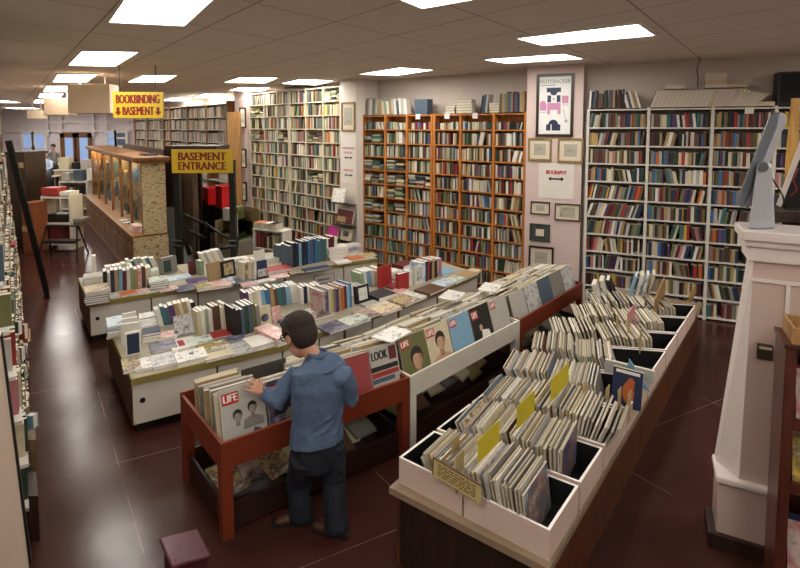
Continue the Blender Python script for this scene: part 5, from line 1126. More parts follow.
nav = BM['navy']; pk = mat('poster_pink', 'c284a6', .5, .05); w_ = s1 - s0; h_ = z1 - z0
def pq(nm, a0, a1, b0, b1, m_, z=.0125): m = MB(); m.box(fr, s0 + w_ * a0, s0 + w_ * a1, z - .0005, z + .001, z0 + h_ * b0, z0 + h_ * b1, m_); m.build(nm, t)
pq('navy_block', .28, .66, .71, .78, nav); m = MB(); m.disc(fr.p(s0 + w_ * .47, .0125, z0 + h_ * .715), -W1.n, w_ * .1, .0015, nav, 16); m.build('navy_round', t); m = MB(); m.disc(fr.p(s0 + w_ * .47, .0135, z0 + h_ * .60), -W1.n, w_ * .03, .0015, pk, 12); m.build('pink_round', t); m = MB(); m.disc(fr.p(s0 + w_ * .18, .0125, z0 + h_ * .53), -W1.n, w_ * .08, .0015, pk, 14); m.build('pink_round', t); m = MB(); m.disc(fr.p(s0 + w_ * .47, .0125, z0 + h_ * .2), -W1.n, w_ * .13, .0015, nav, 16); m.build('navy_round', t); pq('small_lines', .1, .28, .39, .395, nav); pq('small_lines', .69, .86, .5, .505, nav); pq('white_stripe', .40, .43, .1, .2, PW, .0145); pq('navy_block', .3, .4, .55, .66, nav); pq('navy_block', .55, .65, .55, .66, nav); pq('pink_block', .3, .66, .43, .54, pk); pq('pink_block', .3, .38, .36, .43, pk); pq('pink_block', .58, .66, .36, .43, pk); pq('pink_block', .1, .28, .42, .53, pk); pq('pink_block', .69, .86, .53, .65, pk); pq('navy_block', .28, .66, .1, .2, nav)
m = MB(); m.loft([fr.p(s0 + w_ * .72, .013, z0 + h_ * .45), fr.p(s0 + w_ * .8, .013, z0 + h_ * .27)], .004, BM['grey'], 6); m.disc(fr.p(s0 + w_ * .81, .0125, z0 + h_ * .25), -W1.n, .03, .002, BM['pale grey'], 12); m.build('grey_key_shape', t)
GT = mat('poster_grey_letters', '6a6a68', .5)
text('lettering', 'NUTCRACKER', h_ * .085, fr.p(s0 + w_ * .5, .0135, z0 + h_ * .875), W1.d, (0, 0, 1), GT, t, w=w_ * .8)
pq('small_lines', .12, .5, .815, .825, GT)
picture('framed_print', 'gilt framed faded print, left one directly below the poster', W1, 528.5, 138, 551.5, 161, GOLD, MATB, GREYPIC, .035, .25)
picture('framed_print', 'gilt framed faded print, right one below the poster', W1, 558, 138, 583.2, 163, GOLD, MATB, GREYPIC, .035, .25)
picture('framed_print', 'small dark framed engraving, left below the biography sign', W1, 531, 201, 550, 215, DKF, MATB, GREYPIC, .02, .28)
picture('framed_print', 'small dark framed landscape, right below the biography sign', W1, 555, 203, 580, 221.5, DKF, MATB, GREYPIC, .02, .2)
picture('framed_print', 'green-grey framed print with a wide dark mount', W1, 530, 223, 550, 242, GRNF, GRNF, MATB, .03, .3)
picture('framed_print', 'dark framed white print half hidden behind the magazines', W1, 529, 245, 553.5, 270, DKF, MATB, GREYPIC, .035, .25)
def card(name, label, w, x0, y0, x1, y1, m_, rows, arrow=None, cat='sign', th=.005):
    s0, z1 = w.hit(x0, y0); s1, z0 = w.hit(x1, y1); fr = Fr(w.A - w.n * .002, w.d, -w.n); t = thing(name, label, cat, fr.p((s0 + s1) / 2, 0, z0)); m = MB(); m.box(fr, s0, s1, 0, th, z0, z1, m_); m.build('card', t)
    for body, fy, hh, ww, mm in rows: text('lettering', body, (z1 - z0) * hh * 1.35, fr.p((s0 + s1) / 2, th + .001, z0 + (z1 - z0) * fy), w.d, (0, 0, 1), mm, t, w=(s1 - s0) * ww, bold=.003)
    for fy, ww, hh in arrow or []:
        c = (s0 + s1) / 2; L = (s1 - s0) * ww / 2; z = z0 + (z1 - z0) * fy; q = (z1 - z0) * hh
        m = MB(); m.poly([fr.p(c + a * L, th, z + b * q) for a, b in ((-1, 0), (-.62, 1), (-.62, .36), (.62, .36), (.62, 1), (1, 0), (.62, -1), (.62, -.36), (-.62, -.36), (-.62, -1))], -w.n * .002, BLK); m.build('double_arrow', t)
    return t
WC = mat('white_sign_card', 'dcd6cc', .6, .03, 8); RL = mat('red_sign_ink', 'b0343c', .5); PL_ = mat('faded_red_sign_ink', 'c48a8a', .5)
card('biography_sign', 'white sign reading biography in red with a black double arrow', W1, 539, 163, 573.5, 199.5, WC, [('BIOGRAPHY', .74, .12, .58, RL)], [(.56, .45, .065)])
W2 = Wl(P2.A, P2.B)
picture('framed_print', 'framed print with a brown top panel high on the cream pillar', P2, 342, 102.5, 355.5, 131, GOLD, MATB, GREYPIC, .03, .2)
t = card('section_sign', 'white sign with faded red lettering and small black arrows on the cream pillar', P2, 340.8, 133, 356.5, 184, WC, [], [(.51, .5, .03), (.16, .5, .03)])
s0, z1 = P2.hit(340.8, 133); s1, z0 = P2.hit(356.5, 184); fr = Fr(P2.A - P2.n * .008, P2.d, -P2.n); m = MB()
for zz, a0, a1 in ((.70, .1, .92), (.61, .2, .8), (.26, .2, .8)):      # too faded to read: broken strokes
    x = a0
    while x < a1:
        w_ = R.uniform(.03, .06); m.box(fr, s0 + (s1 - s0) * x, s0 + (s1 - s0) * min(a1, x + w_), 0, .0012, z0 + (z1 - z0) * (zz - .022), z0 + (z1 - z0) * (zz + .022), PL_); x += w_ + .022
m.build('faint_lettering', t)
# display books on racks fixed to the cream pillar
def rackbook(x0, y0, x1, y1, col, lab, patch=None, off=.06, lean=.25):
    s0, z1 = P2.hit(x0, y0); s1, z0 = P2.hit(x1, y1); fr = Fr(P2.p(s0, -off, z0), -P2.n, P2.d, V((0, 0, 1)) + P2.n * lean); o = book(Fr(P2.p(s0, -off, z0), P2.n, P2.d, V((0, 0, 1)) + P2.n * lean), .05, s1 - s0, z1 - z0, col, lab, None)
    if patch: m = MB(); f = Fr(P2.p(s0, -off - .003, z0), P2.d, P2.n, V((0, 0, 1)) + P2.n * lean); L = s1 - s0; h = z1 - z0; m.box(f, L * patch[1], L * patch[2], -.001, .003, h * patch[3], h * patch[4], matof(patch[0])); m.build('cover_picture', o)
rackbook(339, 187, 351, 202, 'whitep', 'white book on the top wire rack of the cream pillar', None, .24); rackbook(341, 208, 357, 224, 'maroon', 'maroon book with a tan picture on the middle rack of the cream pillar', ('tan', .05, .6, .1, .5), .17)
rackbook(335, 224, 344, 238, 'magenta', 'bright magenta book on the lowest rack of the cream pillar', None, .24); rackbook(345, 226, 355.5, 240, 'cream', 'cream book with a dark oval on the lowest rack of the cream pillar', ('dark', .25, .75, .3, .75), .17)
s0, _ = P2.hit(337, 200); s1, _ = P2.hit(357, 200); t = thing('wire_rack', 'thin wire book rack fixed to the cream pillar', 'rack', P2.p((s0 + s1) / 2, -.06, 1.0))
for y in (203, 225, 241):
    z = P2.hit(348, y)[1]; m = MB(); m.box(Fr(P2.A, P2.d, P2.n), s0, s1, -.2, -.006, z - .02, z - .008, BLK); m.build('ledge', t)
# pictures on the pink pier
for x0, y0, x1, y1, lab in [(239.3, 107.5, 246.5, 128, 'upper of the three dark framed pictures on the pink pier'), (239.6, 149, 247, 168, 'middle of the three dark framed pictures on the pink pier'), (241, 182, 247.5, 201, 'lowest of the three dark framed pictures on the pink pier')]:
    Ya = 15.25; a = aD(x0, y1, Ya); b = aD(x1, y0, Ya); w = Wl((a.x - .001, Ya), (b.x + .001, Ya - .0)); picture('framed_picture', lab, w, x0, y0, x1, y1, DKF, MATB, GREYPIC, .04, .25)
# books on top of the pine bookcases
def top_row(frame, w, z, px0, px1, cols, hmin, hmax, place, lean=0.0, y=.04):
    s = w.s_at(px0); s1 = w.s_at(px1); k = (s1 - s) / len(cols)
    for i, c in enumerate(cols):
        t = k * R.uniform(.8, .96); ez = V((0, 0, 1)) + frame.x * math.tan(lean + R.uniform(-.02, .02)); book(Fr(frame.p(s + k * i, y, z), frame.x, frame.y, ez), t, R.uniform(.17, .22), R.uniform(hmin, hmax), c, '%s book, %s along %s' % (cname(c), ORD[i], place), 'books on top: ' + place)
zt1 = zo[-1] + .021
top_row(fo1, w1, zt1, 365.5, 376, ['grey', 'pale grey', 'white', 'pale grey', 'slate', 'pale green', 'pale grey'], .34, .4, 'the pine bookcase top by the cream pillar', .06)
top_row(fo1, w1, zt1, 381, 406, ['cream', 'pale green', 'white', 'tan', 'pale grey', 'white', 'slate', 'white', 'pale grey', 'white'], .3, .38, 'the pine bookcase top after the tan box', -.1)
def top_box(frame, w, z, px0, px1, h, col, lab, name='storage_box', cat='box', d=.22, y=.05):
    m = MB(); m.box(frame, w.s_at(px0), w.s_at(px1), y, y + d, z, z + h, matof(col)); tag(m.build(name, bevel=.006), lab, cat)
top_box(fo1, w1, zt1, 376.2, 380.7, .3, 'tan', 'tan cardboard file box on top of the pine bookcase')
top_box(fo1, w1, zt1, 413, 426, .32, 'slate', 'dark slate box on top of the first pine bookcase')
for i, (x0, x1, n_) in enumerate([(444, 454, 3), (454.5, 471, 5)]):
    for j in range(n_):
        c = R.choice(['grey', 'pale grey', 'brown', 'black', 'cream']); s0 = w2.s_at(x0); s1 = w2.s_at(x1 - R.uniform(0, 1)); book(Fr(fo2.p(s0, .05, zt1 + .056 * j), V((0, 0, 1)), fo2.x, fo2.y), .054, s1 - s0, .2, c, '%s book, %s from bottom, %s flat pile on the second pine bookcase' % (c, ORD[j], ['small', 'taller'][i]), 'flat piles on the second pine bookcase')
top_row(fo2, w2, zt1, 479, 486, ['navy', 'slate', 'pale grey'], .32, .38, 'the leaning trio on the second pine bookcase', .12)
for j in range(4): 
    s0 = w2.s_at(487.5); s1 = w2.s_at(498); c = ['grey', 'black', 'pale grey', 'grey'][j]; book(Fr(fo2.p(s0, .05, zt1 + .05 * j), V((0, 0, 1)), fo2.x, fo2.y), .048, s1 - s0, .2, c, '%s book, %s from bottom, low flat pile between upright books' % (c, ORD[j]), 'low flat pile on the second pine bookcase')
top_row(fo2, w2, zt1, 498.5, 523, ['olive', 'tan', 'grey', 'olive', 'slate', 'grey', 'maroon', 'slate', 'navy', 'tan', 'tan'], .34, .4, 'the second pine bookcase top by the pillar', .0)
for i, x in enumerate((418, 447, 475)):
    s = (w1 if x < 432 else w2).s_at(x); f = fo1 if x < 432 else fo2; m = MB(); m.box(f, s - .06, s + .06, -.006, -.001, zo[-1] - .09, zo[-1] + .02, WC); tag(m.build('shelf_label'), 'blank white card on the top edge of the pine bookcases, %s from left' % ORD[i], 'card')
# top of the white bookcase
zt2 = zw[-1] + .021
top_row(frW, wW, zt2, 588, 597, ['white', 'black', 'slate', 'black'], .28, .32, 'the white bookcase top against the pillar', .05)
top_box(frW, wW, zt2, 597.3, 602, .26, 'brown', 'small brown file box on top of the white bookcase'); 
top_row(frW, wW, zt2, 603, 624, ['dark green', 'black', 'slate', 'brown', 'tan', 'black', 'maroon', 'black', 'black'], .27, .32, 'the white bookcase top, dark run', .0)
top_row(frW, wW, zt2, 626, 641, ['white', 'slate', 'white', 'tan', 'white'], .27, .31, 'the white bookcase top, leaning run', -.28)
s0 = wW.s_at(650); s1 = wW.s_at(757); nJ = 46; JR = [mat('pale_journal_' + c, h, .7, .06, 30) for c, h in (('cream', 'd2c6b4'), ('grey', 'c4baac'), ('tan', 'bda98a'), ('rose', 'c8b8ac'))]
for i in range(nJ):
    x = s0 + (s1 - s0) * i / nJ; t_ = (s1 - s0) / nJ * .92; ez = V((0, 0, 1)) + frW.x * (.32 + (.5 * max(0, (i - 34) / 12)))
    h_ = .29 - .04 * (i > 38); m = MB(); f = Fr(frW.p(x, .03, zt2), frW.x, frW.y, ez); m.box(f, 0, t_, 0, .2, 0, h_, JR[(i // 9) % 4 if i > 25 else (i % 2)]); tag(m.build('journal'), 'pale journal leaning on the white bookcase top, %s from left' % ORD[i], 'journal', 'pale journals on the white bookcase')
for i, (x0, x1, n_, z0) in enumerate([(664, 684, 1, .305), (704, 726, 4, .305), (726, 746, 1, .305)]):
    for j in range(n_):
        a = wW.s_at(x0); b = wW.s_at(x1 - R.uniform(0, 1)); m = MB(); m.box(frW, a, b, .05, .24, zt2 + z0 + .06 * j, zt2 + z0 + .058 + .06 * j, JR[(i + j) % 4]); tag(m.build('journal'), 'flat pale volume on the leaning journals, %s pile, %s from bottom' % (ORD[i], ORD[j]), 'journal', 'flat volumes on the journals')
top_box(frW, wW, zt2, 757.5, 775, .07, 'cream', 'cream booklet pile end lying on the white bookcase top', 'booklet', 'booklet')
t = thing('speaker', 'black speaker box standing on the white bookcase top', 'speaker', frW.p(wW.s_at(789), .15, zt2)); m = MB(); s0, s1 = wW.s_at(776), wW.s_at(806); m.box(frW, s0, s1, .03, .28, zt2, zt2 + .52, BLK); m.build('cabinet', t, bevel=.01); m = MB(); m.box(frW, s0 + .04, s1 - .04, .022, .03, zt2 + .04, zt2 + .48, mat('black_speaker_cloth', '1c1b1a', .9, .2, 80)); m.build('grille_cloth', t)
m = MB(); m.box(frW, wW.s_at(744), wW.s_at(753), -.006, -.001, zw[-1] - .1, zw[-1] + .0, WC); tag(m.build('shelf_label'), 'blank white card on the top edge of the white bookcase', 'card')
# wire hanging from the ceiling
m = MB(); Y = 8.25; pts = [aD(700, 57, Y), aD(699, 63, Y), aD(697, 70, Y), aD(698, 78, Y), aD(697.5, 87, Y)]; pts[0].z = ZC; m.loft(pts, .008, BLK, 6); tag(m.build('dangling_wire', smooth=True), 'thin black cord hanging from the ceiling above the white bookcase', 'cord')
# ================= pillar with a monitor, at the stairs =================
PP = mat('pinkish_white_pillar_paint', 'c4aca0', .5, .04, 5); PPL = mat('white_trim_and_painted_side_light', 'd9cdc6', .45, .04, 5)
pa, pb_ = az(707, 546), az(766, 565)
wp = Wl(pa, pb_); fp = Fr(wp.A, wp.d, wp.n)
def ph(x, y): return wp.hit(x, y)
z_base = ph(713, 475)[1]; sB = ph(716, 475)[0]; sL = ph(740, 475)[0]; sT = ph(755, 262)[0]; z_cap = ph(752, 260)[1]; z_top = ph(745, 229)[1]; sR = ph(786, 400)[0] + .35; DPp = .3
t = thing('pillar', 'pinkish white pillar with moulded cap and flared sloping side, by the walkway', 'pillar', fp.p(sR / 2, .2, 0))
def pb(nm, *q, m=PP, bv=0.0): mb = MB(); mb.box(fp, *q, m); return mb.build(nm, t, bevel=bv)
s0b = ph(711, 540)[0]
pb('base_block', sB + .02, sR, .03, DPp, .12, z_base - .05); pb('base_board', s0b - .02, sR, 0, DPp, 0, .12, m=DARKW, bv=.01)
pb('base_moulding', sB, sR, -.01, DPp, z_base - .05, z_base, m=PPL, bv=.015)
m = MB(); m.poly([fp.p(sL, .04, z_base), fp.p(sR, .04, z_base), fp.p(sR, .04, z_cap), fp.p(sT, .04, z_cap)], wp.n * (DPp - .04), PP); m.build('shaft', t)
m = MB(); m.add([fp.p(sL, .041, z_base), fp.p(sT, .041, z_cap), fp.p(sB + .02, .2, z_base), fp.p(sL, DPp, z_base), fp.p(sT, DPp, z_cap), fp.p(sB + .02, DPp, z_base)], [(0, 1, 2), (3, 5, 4), (0, 3, 4, 1), (0, 2, 5, 3), (1, 4, 5, 2)], PPL); m.build('sloping_side', t)  # whiter than the shaft: the light on this side is put into its colour
zc2 = ph(745, 246)[1]; s_c = ph(748, 255)[0]
pb('cap_moulding', s_c, sR, .0, DPp, z_cap - .01, zc2, m=PPL, bv=.01); pb('cap_moulding', s_c - .03, sR + .03, -.03, DPp, zc2, zc2 + .05, m=PPL, bv=.015); pb('cap_top', ph(741, 232)[0], sR + .06, -.06, DPp + .03, zc2 + .05, z_top, m=PPL, bv=.01)
zl2 = ph(765, 282)[1]; pb('panel_moulding', ph(752, 282)[0], sR, .025, .04, zl2 - .012, zl2 + .012, m=PPL)
sm_ = ph(783, 400)[0]; pb('edge_moulding', sm_ - .012, sm_ + .012, .02, .04, z_base, zl2 - .012, m=PPL)
q0_ = ph(757, 359); q1_ = ph(774, 347); t2_ = thing('thermostat', 'small dark wall thermostat with a pale dial on the pillar', 'thermostat', fp.p(q0_[0], 0, q0_[1]))
m = MB(); m.box(fp, q0_[0], q1_[0], .005, .039, q0_[1], q1_[1], mat('bronze_plastic', '3c3428', .4)); m.build('casing', t2_, bevel=.004); m = MB(); m.box(fp, q0_[0] + .01, q1_[0] - .01, .001, .005, q1_[1] - .03, q1_[1] - .012, BM['cream']); m.build('dial_window', t2_)
# monitor seen from behind
SIL = mat('silver_aluminium', 'b0b2b8', .4, .05, 5, metal=.2); BLKG = mat('dark_monitor_edge', '6c727a', .35)
Ym = 3.62; t = thing('monitor', 'silver desktop monitor on its wedge stand, seen from behind, on the pillar', 'monitor', aD(770, 229, Ym))
def mp(pts, dy, m_, nm, par, y0=0.0): mb = MB(); mb.poly([aD(x, y, Ym + y0) for x, y in pts], V((.74, 1, 0)) * dy, m_); return mb.build(nm, par, bevel=.012)
mp([(738, 196), (769, 117), (774, 113), (779, 112), (776, 128), (744, 207), (740, 208)], .55, BLKG, 'screen_edge', t, -.02)
mp([(744, 207), (776, 128), (779.5, 111.5), (785, 114), (787, 120), (763, 180), (752, 204), (747, 210)], .5, SIL, 'back_shell', t)
mp([(757, 166), (762, 161), (768, 163), (772, 168), (775, 229), (748, 229)], .34, SIL, 'stand', t, .06 - .14)
m = MB(); c = aD(763, 167, Ym - .09); m.disc(c, (0, -1, 0), .036, .006, mat('grey_port_cover', '5a5c62', .5)); m.build('cable_port', t)
m = MB(); c = aD(774.5, 141, Ym); m.disc(c + V((0, -.001, 0)), (0, -1, 0), .012, .003, BM['pale grey'], 10); m.build('round_emblem', t)
# leaning framed panel, post, cables, desk on the pillar
m = MB(); t = thing('leaning_screen', 'dark screen with a white edge leaning on the ledge beside the monitor', 'screen', aD(790, 228, 3.95))
m.poly([aD(x, y, 3.95) for x, y in [(776, 205), (800, 140), (806, 142), (781, 207)]], V((.9, 1, 0)) * .3, PPL); m.build('white_edge', t); m = MB(); m.poly([aD(x, y, 3.97) for x, y in [(781, 207), (806, 142), (840, 150), (840, 226), (782, 226)]], V((.9, 1, 0)) * .25, BLK); m.build('dark_face', t)
m = MB(); m.loft([aD(x, y, 3.9) for x, y in [(772, 178), (777, 186), (783, 196), (785, 210)]], .006, BLK, 6); tag(m.build('power_cable', smooth=True), 'black cable drooping behind the silver monitor', 'cable')
m = MB(); m.loft([aD(x, y, 3.92) for x, y in [(798, 168), (793, 180), (797, 190), (791, 196)]], .005, BM['red'], 6); tag(m.build('red_cable', smooth=True), 'thin red cable beside the leaning screen', 'cable')
a = aD(773, 229, 3.75); b = aD(800, 205, 3.75); m = MB(); m.box(WF, a.x + .03, b.x + .25, 3.78, 4.0, z_top + .001, z_top + .09, DARKW); tag(m.build('wooden_tray', bevel=.006), 'dark wooden tray lying on the pillar top beside the monitor', 'tray')
a = aD(791, 160, 6.2); b = aD(797, 98, 6.2)
m = MB(); m.poly([aD(x, y, 6.2) for x, y in [(789, 160), (795, 98), (801, 98), (797, 160)]], (0, .06, 0), wood('yellow_pole_wood', 'a8782c', 'c89a48', .5)); 
m.poly([aD(x, y, 6.2) for x, y in [(782, 330), (789, 160), (797, 160), (790, 330)]], (0, .06, 0), MC['yellow_pole_wood'])
q = aD(786, 330, 6.2); m.box(WF, q.x - .05, q.x + .05, 6.2, 6.26, 0, q.z + .02, MC['yellow_pole_wood']); tag(m.build('wooden_pole'), 'yellow wooden pole standing behind the pillar monitor', 'pole')
# magazine rack at the lower right
RK = wood('red_brown_rack_wood', '3a1a12', '5c2c1e', .35)
ra = aD(774.5, 552, 3.0); wr_ = Wl((ra.x, ra.y), (ra.x + wp.d.x, ra.y + wp.d.y)); zr = wr_.hit(787, 348)[1]
xr = .75; fk = Fr((ra.x, ra.y, 0), wp.d, wp.n)
t = thing('magazine_rack', 'dark red-brown wooden rack of colourful magazines beside the pillar', 'rack', fk.p(.3, .1, 0))
def rb(nm, *q, m=RK): mb = MB(); mb.box(fk, *q, m); return mb.build(nm, t, bevel=.004)
DR = .28
rb('side_post', 0, .06, 0, DR, 0, zr); rb('side_post', xr - .06, xr, 0, DR, 0, zr); rb('top_board', -.01, xr + .01, -.01, DR + .01, zr, zr + .03)
zsl = (max(.1, wr_.hit(787, 560)[1] - .1), wr_.hit(787, 484)[1], wr_.hit(787, 420)[1])
for z in zsl: rb('shelf', .06, xr - .06, .01, DR - .01, z - .02, z); rb('retaining_rail', .06, xr - .06, 0, .01, z - .06, z + .02)
rb('back_panel', .06, xr - .06, DR - .01, DR, 0, zr)
for si, z in enumerate(zsl):
    for i, c in enumerate(['redp', 'yellowp', 'bluep'] if si != 1 else ['yellowp', 'redp', 'green']):
        for j in range(2):
            hh = min(.3, (zsl + (zr,))[si + 1] - z - .06 * (1 + j))
            if hh < .08: continue
            f = Fr(fk.p(.08 + .2 * i, .05 + .07 * j, z + .002), fk.x, V((0, 0, 1)) + fk.y * .22, -fk.y + V((0, 0, .22))); cc = [c, R.choice(['navy', 'red', 'orange', 'white'])][j]; m = MB(); m.box(f, 0, .19, 0, hh, -.012, 0, matof(cc)); tag(m.build('magazine'), '%s magazine, %s from left, %s shelf, %s row of the wooden rack' % (cname(cc).replace(' covered', ''), ORD[i], ['bottom', 'middle', 'top'][si], ['front', 'rear'][j]), 'magazine', 'magazines in the wooden rack')
zt_ = zr + .031; th = .015; TWD = wood('light_tray_wood', '8a6036', 'b08a54', .5); ft2 = Fr(fk.p(.03, .0, zt_), fk.x, fk.y)
t = thing('wooden_tray', 'light wooden tray with clear wrapped packets on top of the rack', 'tray', ft2.p(.3, .13, 0))
for q in ((0, .6, 0, .27, 0, .012), (0, .6, 0, th, .012, .1), (0, .6, .27 - th, .27, .012, .1), (0, th, th, .27 - th, .012, .1), (.6 - th, .6, th, .27 - th, .012, .1)):
    m = MB(); m.box(ft2, *q, TWD); m.build('tray_side' if q[4] else 'tray_base', t)
for i in range(6):
    p = ft2.p(.07 + .09 * i, .09 + .045 * (i % 3), .045 + .03 * (i % 2)); m = MB(); m.ball(p, (.045, .06, .03), mat('clear_wrapped_packet', 'c8beb0', .2, .2, 40), 10, 6, Fr((0, 0, 0), (1, .3 * i, 0), (-.3 * i, 1, 0))); tag(m.build('wrapped_packet', smooth=True), 'clear wrapped packet in the light wooden tray, %s from left' % ORD[i], 'packet', 'wrapped packets in the tray')
# ================= the man at the bin, and the stool =================
def remesh(o, v, it=4, f=.5):
    r = o.modifiers.new('r', 'REMESH'); r.mode = 'VOXEL'; r.voxel_size = v; r.use_smooth_shade = True
    s = o.modifiers.new('s', 'SMOOTH'); s.iterations = it; s.factor = f
def wrinkle(o, size, st):
    tx = bpy.data.textures.new('cloth_folds', 'CLOUDS'); tx.noise_scale = size; tx.noise_depth = 2
    d = o.modifiers.new('folds', 'DISPLACE'); d.texture = tx; d.strength = st; d.mid_level = .5; d.texture_coords = 'LOCAL'
SKIN = mat('skin', 'c08c72', .5, .06, 14); SHIRT = mat('blue_chambray_shirt', '4c5e78', .8, .2, 9, .5); JEANS = mat('dark_blue_jeans', '141a24', .8, .2, 24, .25); HAIR = mat('dark_brown_hair', '2a1f19', .8, .3, 60, .6); SHOE = mat('brown_shoe_leather', '4a3020', .5, .15, 14); SOLE = mat('shoe_sole', '1a1614', .7)
fw = V((-.57, .82, 0)).normalized(); rt = V((fw.y, -fw.x, 0))       # facing direction and his right-hand side
base = az(318, 541); base = V((base.x, base.y + .06, 0))
man = thing('person', 'person in a blue shirt and dark jeans, browsing magazines at the rust red bin', 'person', base)
class PM(MB):
    k = 1.0
    def ball(s, c, r, *a, **w): MB.ball(s, c, tuple(q * s.k for q in r) if isinstance(r, tuple) else r * s.k, *a, **w)
    def loft(s, pts, rad, *a, **w): MB.loft(s, pts, [tuple(q * s.k for q in r) if isinstance(r, tuple) else r * s.k for r in rad] if not isinstance(rad, (int, float)) else rad * s.k, *a, **w)
K = 1.2; HK = 1.48
hipC = aD(318, 452, 3.80); C0 = V((hipC.x, hipC.y, 0))
def pt(r_, f_, z): return C0 + rt * (r_ * K) + fw * (f_ * K) + V((0, 0, z))
HZ = hipC.z
hipL, hipR = pt(-.09, 0, HZ), pt(.09, 0, HZ)
footR = aD(337, 536, 3.72); footR.z = .09; footL = aD(301, 527, 3.85); footL.z = .09
kneeR = hipR.lerp(footR, .5) + fw * .04 + rt * .02; kneeL = hipL.lerp(footL, .5) + fw * .09
waist = aD(317, 420, 3.82); chest = aD(320, 386, 3.84); shC = aD(320, 368, 3.87); neckB = aD(317, 355, 3.89)
shL, shR = aD(294, 374, 3.92), aD(345, 374, 3.83)
headC = aD(300, 335, 3.98)
hd_f = (fw * .96 - rt * .12 - V((0, 0, .52))).normalized(); hd_r = hd_f.cross(V((0, 0, 1))).normalized(); hd_u = hd_r.cross(hd_f)
HF = Fr(headC, hd_r, hd_f, hd_u); uf, ur, uu = hd_f.copy(), hd_r.copy(), hd_u.copy()
hd_f, hd_r, hd_u = hd_f * HK, hd_r * HK, hd_u * HK
handL = aD(248, 383, 3.855); wrL = aD(263, 391, 3.85); elL = aD(276, 403, 3.80)
elR = aD(351, 398, 3.9); wrR = elR + fw * .24 - rt * .12 + V((0, 0, .02)); handR = wrR + fw * .1 - rt * .05
b = PM(); b.k = K
def lim(pts, rad, n=14, up=None): b.loft(pts, rad, SKIN, n, up)
lim([hipL, kneeL, footL], [.08, .052, .036]); lim([hipR, kneeR, footR], [.08, .052, .036])
for ft, dr in ((footL, (-rt * .8 + fw * .45)), (footR, (-rt * .35 + fw * .8))):
    d = dr.normalized(); lim([ft - d * .03 - V((0, 0, .03)), ft + d * .1 - V((0, 0, .05)), ft + d * .17 - V((0, 0, .06))], [.03, .03, .02])
lim([pt(0, 0, HZ - .06), waist, chest, shC, neckB], [(.09, .15), (.085, .135), (.1, .16), (.07, .14), (.048, .052)], 16, up=tuple(fw))
lim([neckB - V((0, 0, .05)), headC - hd_f * .03 - hd_u * .06], [.055, .053])
for s_q, e_, w_ in ((shL, elL, wrL), (shR, elR, wrR)): lim([chest.lerp(s_q, .7), s_q, e_, w_], [.055, .052, .04, .028])
b.k = HK
# head: skull, jaw, nose, ears
b.ball(headC + hd_u * .02, (.074, .095, .1), SKIN, 20, 14, HF); b.ball(headC + hd_f * .03 - hd_u * .055, (.056, .062, .062), SKIN, 16, 10, HF)
lim([headC + hd_f * .09 + hd_u * .02, headC + hd_f * .108 - hd_u * .02], [.008, .016], 8); 
for s in (-1, 1): b.ball(headC + hd_r * (.076 * s) - hd_f * .005, (.012, .026, .036), SKIN, 10, 8, HF)
def hand(wr, hd, palm_n, curl, thumb_side):
    d = (hd - wr).normalized(); n = palm_n - d * palm_n.dot(d); n.normalize(); sd = d.cross(n).normalized() * thumb_side
    # palm
    b.loft([wr - d * .01, wr + d * .03, wr + d * .085], [(.022, .028), (.02, .046), (.015, .052)], SKIN, 12, up=tuple(n))
    for k, (off, ln) in enumerate(((.042, .08), (.0145, .09), (-.0145, .084), (-.041, .066))):
        p0 = wr + d * .078 + sd * off; q = (d + sd * off * 2.2).normalized(); c = curl * (1 + .12 * k)
        p1 = p0 + (q * math.cos(c * .6) + n * math.sin(c * .6)) * ln * .45; p2 = p1 + (q * math.cos(c * 1.4) + n * math.sin(c * 1.4)) * ln * .32; p3 = p2 + (q * math.cos(c * 2) + n * math.sin(c * 2)) * ln * .25
        b.loft([p0 - q * .02, p0, p1, p2, p3], [.0095, .0098, .009, .0082, .006], SKIN, 8)
    t0 = wr + d * .028 + sd * .03; t1 = t0 + (d * .55 + sd * .75 + n * .25).normalized() * .038; t2 = t1 + (d * .85 + sd * .25 + n * .35).normalized() * .03
    b.loft([t0 - sd * .015, t0, t1, t2], [.013, .0125, .0105, .007], SKIN, 8)
b.k = .98
hand(wrL, handL, (V((0, 0, -.55)) + fw * .85), .32, -1); hand(wrR, handR, (V((0, 0, -1)) - rt * .3), .6, 1)
o = b.build('body', man, True); remesh(o, .0055, 2, .4)
# face details
m = PM(); m.k = HK
for s in (-1, 1): m.ball(headC + hd_r * (.03 * s) + hd_f * .088 + hd_u * .02, (.013, .008, .007), WHT, 10, 6, HF); m.ball(headC + hd_r * (.03 * s) + hd_f * .0945 + hd_u * .02, (.006, .003, .006), BLK, 8, 6, HF)
m.build('eyes', man, True)
m = PM(); m.k = HK; m.ball(headC + hd_f * .088 - hd_u * .06, (.024, .008, .007), mat('lips', 'a06258', .5), 10, 6, HF); m.build('mouth', man, True)
# glasses temple and frame
m = PM(); m.k = HK; m.loft([headC + hd_r * -.082 + hd_f * -.01 + hd_u * .02, headC + hd_r * -.076 + hd_f * .1 + hd_u * .016], .004, BLK, 6); m.loft([headC + hd_r * .082 + hd_f * -.01 + hd_u * .02, headC + hd_r * .076 + hd_f * .1 + hd_u * .016], .004, BLK, 6)
for s in (-1, 1): m.loft([headC + hd_r * (.035 * s + .03 * math.cos(i * math.pi / 6)) + hd_f * .104 + hd_u * (.018 + .022 * math.sin(i * math.pi / 6)) for i in range(13)], .0035, BLK, 6)
m.build('glasses', man, True)
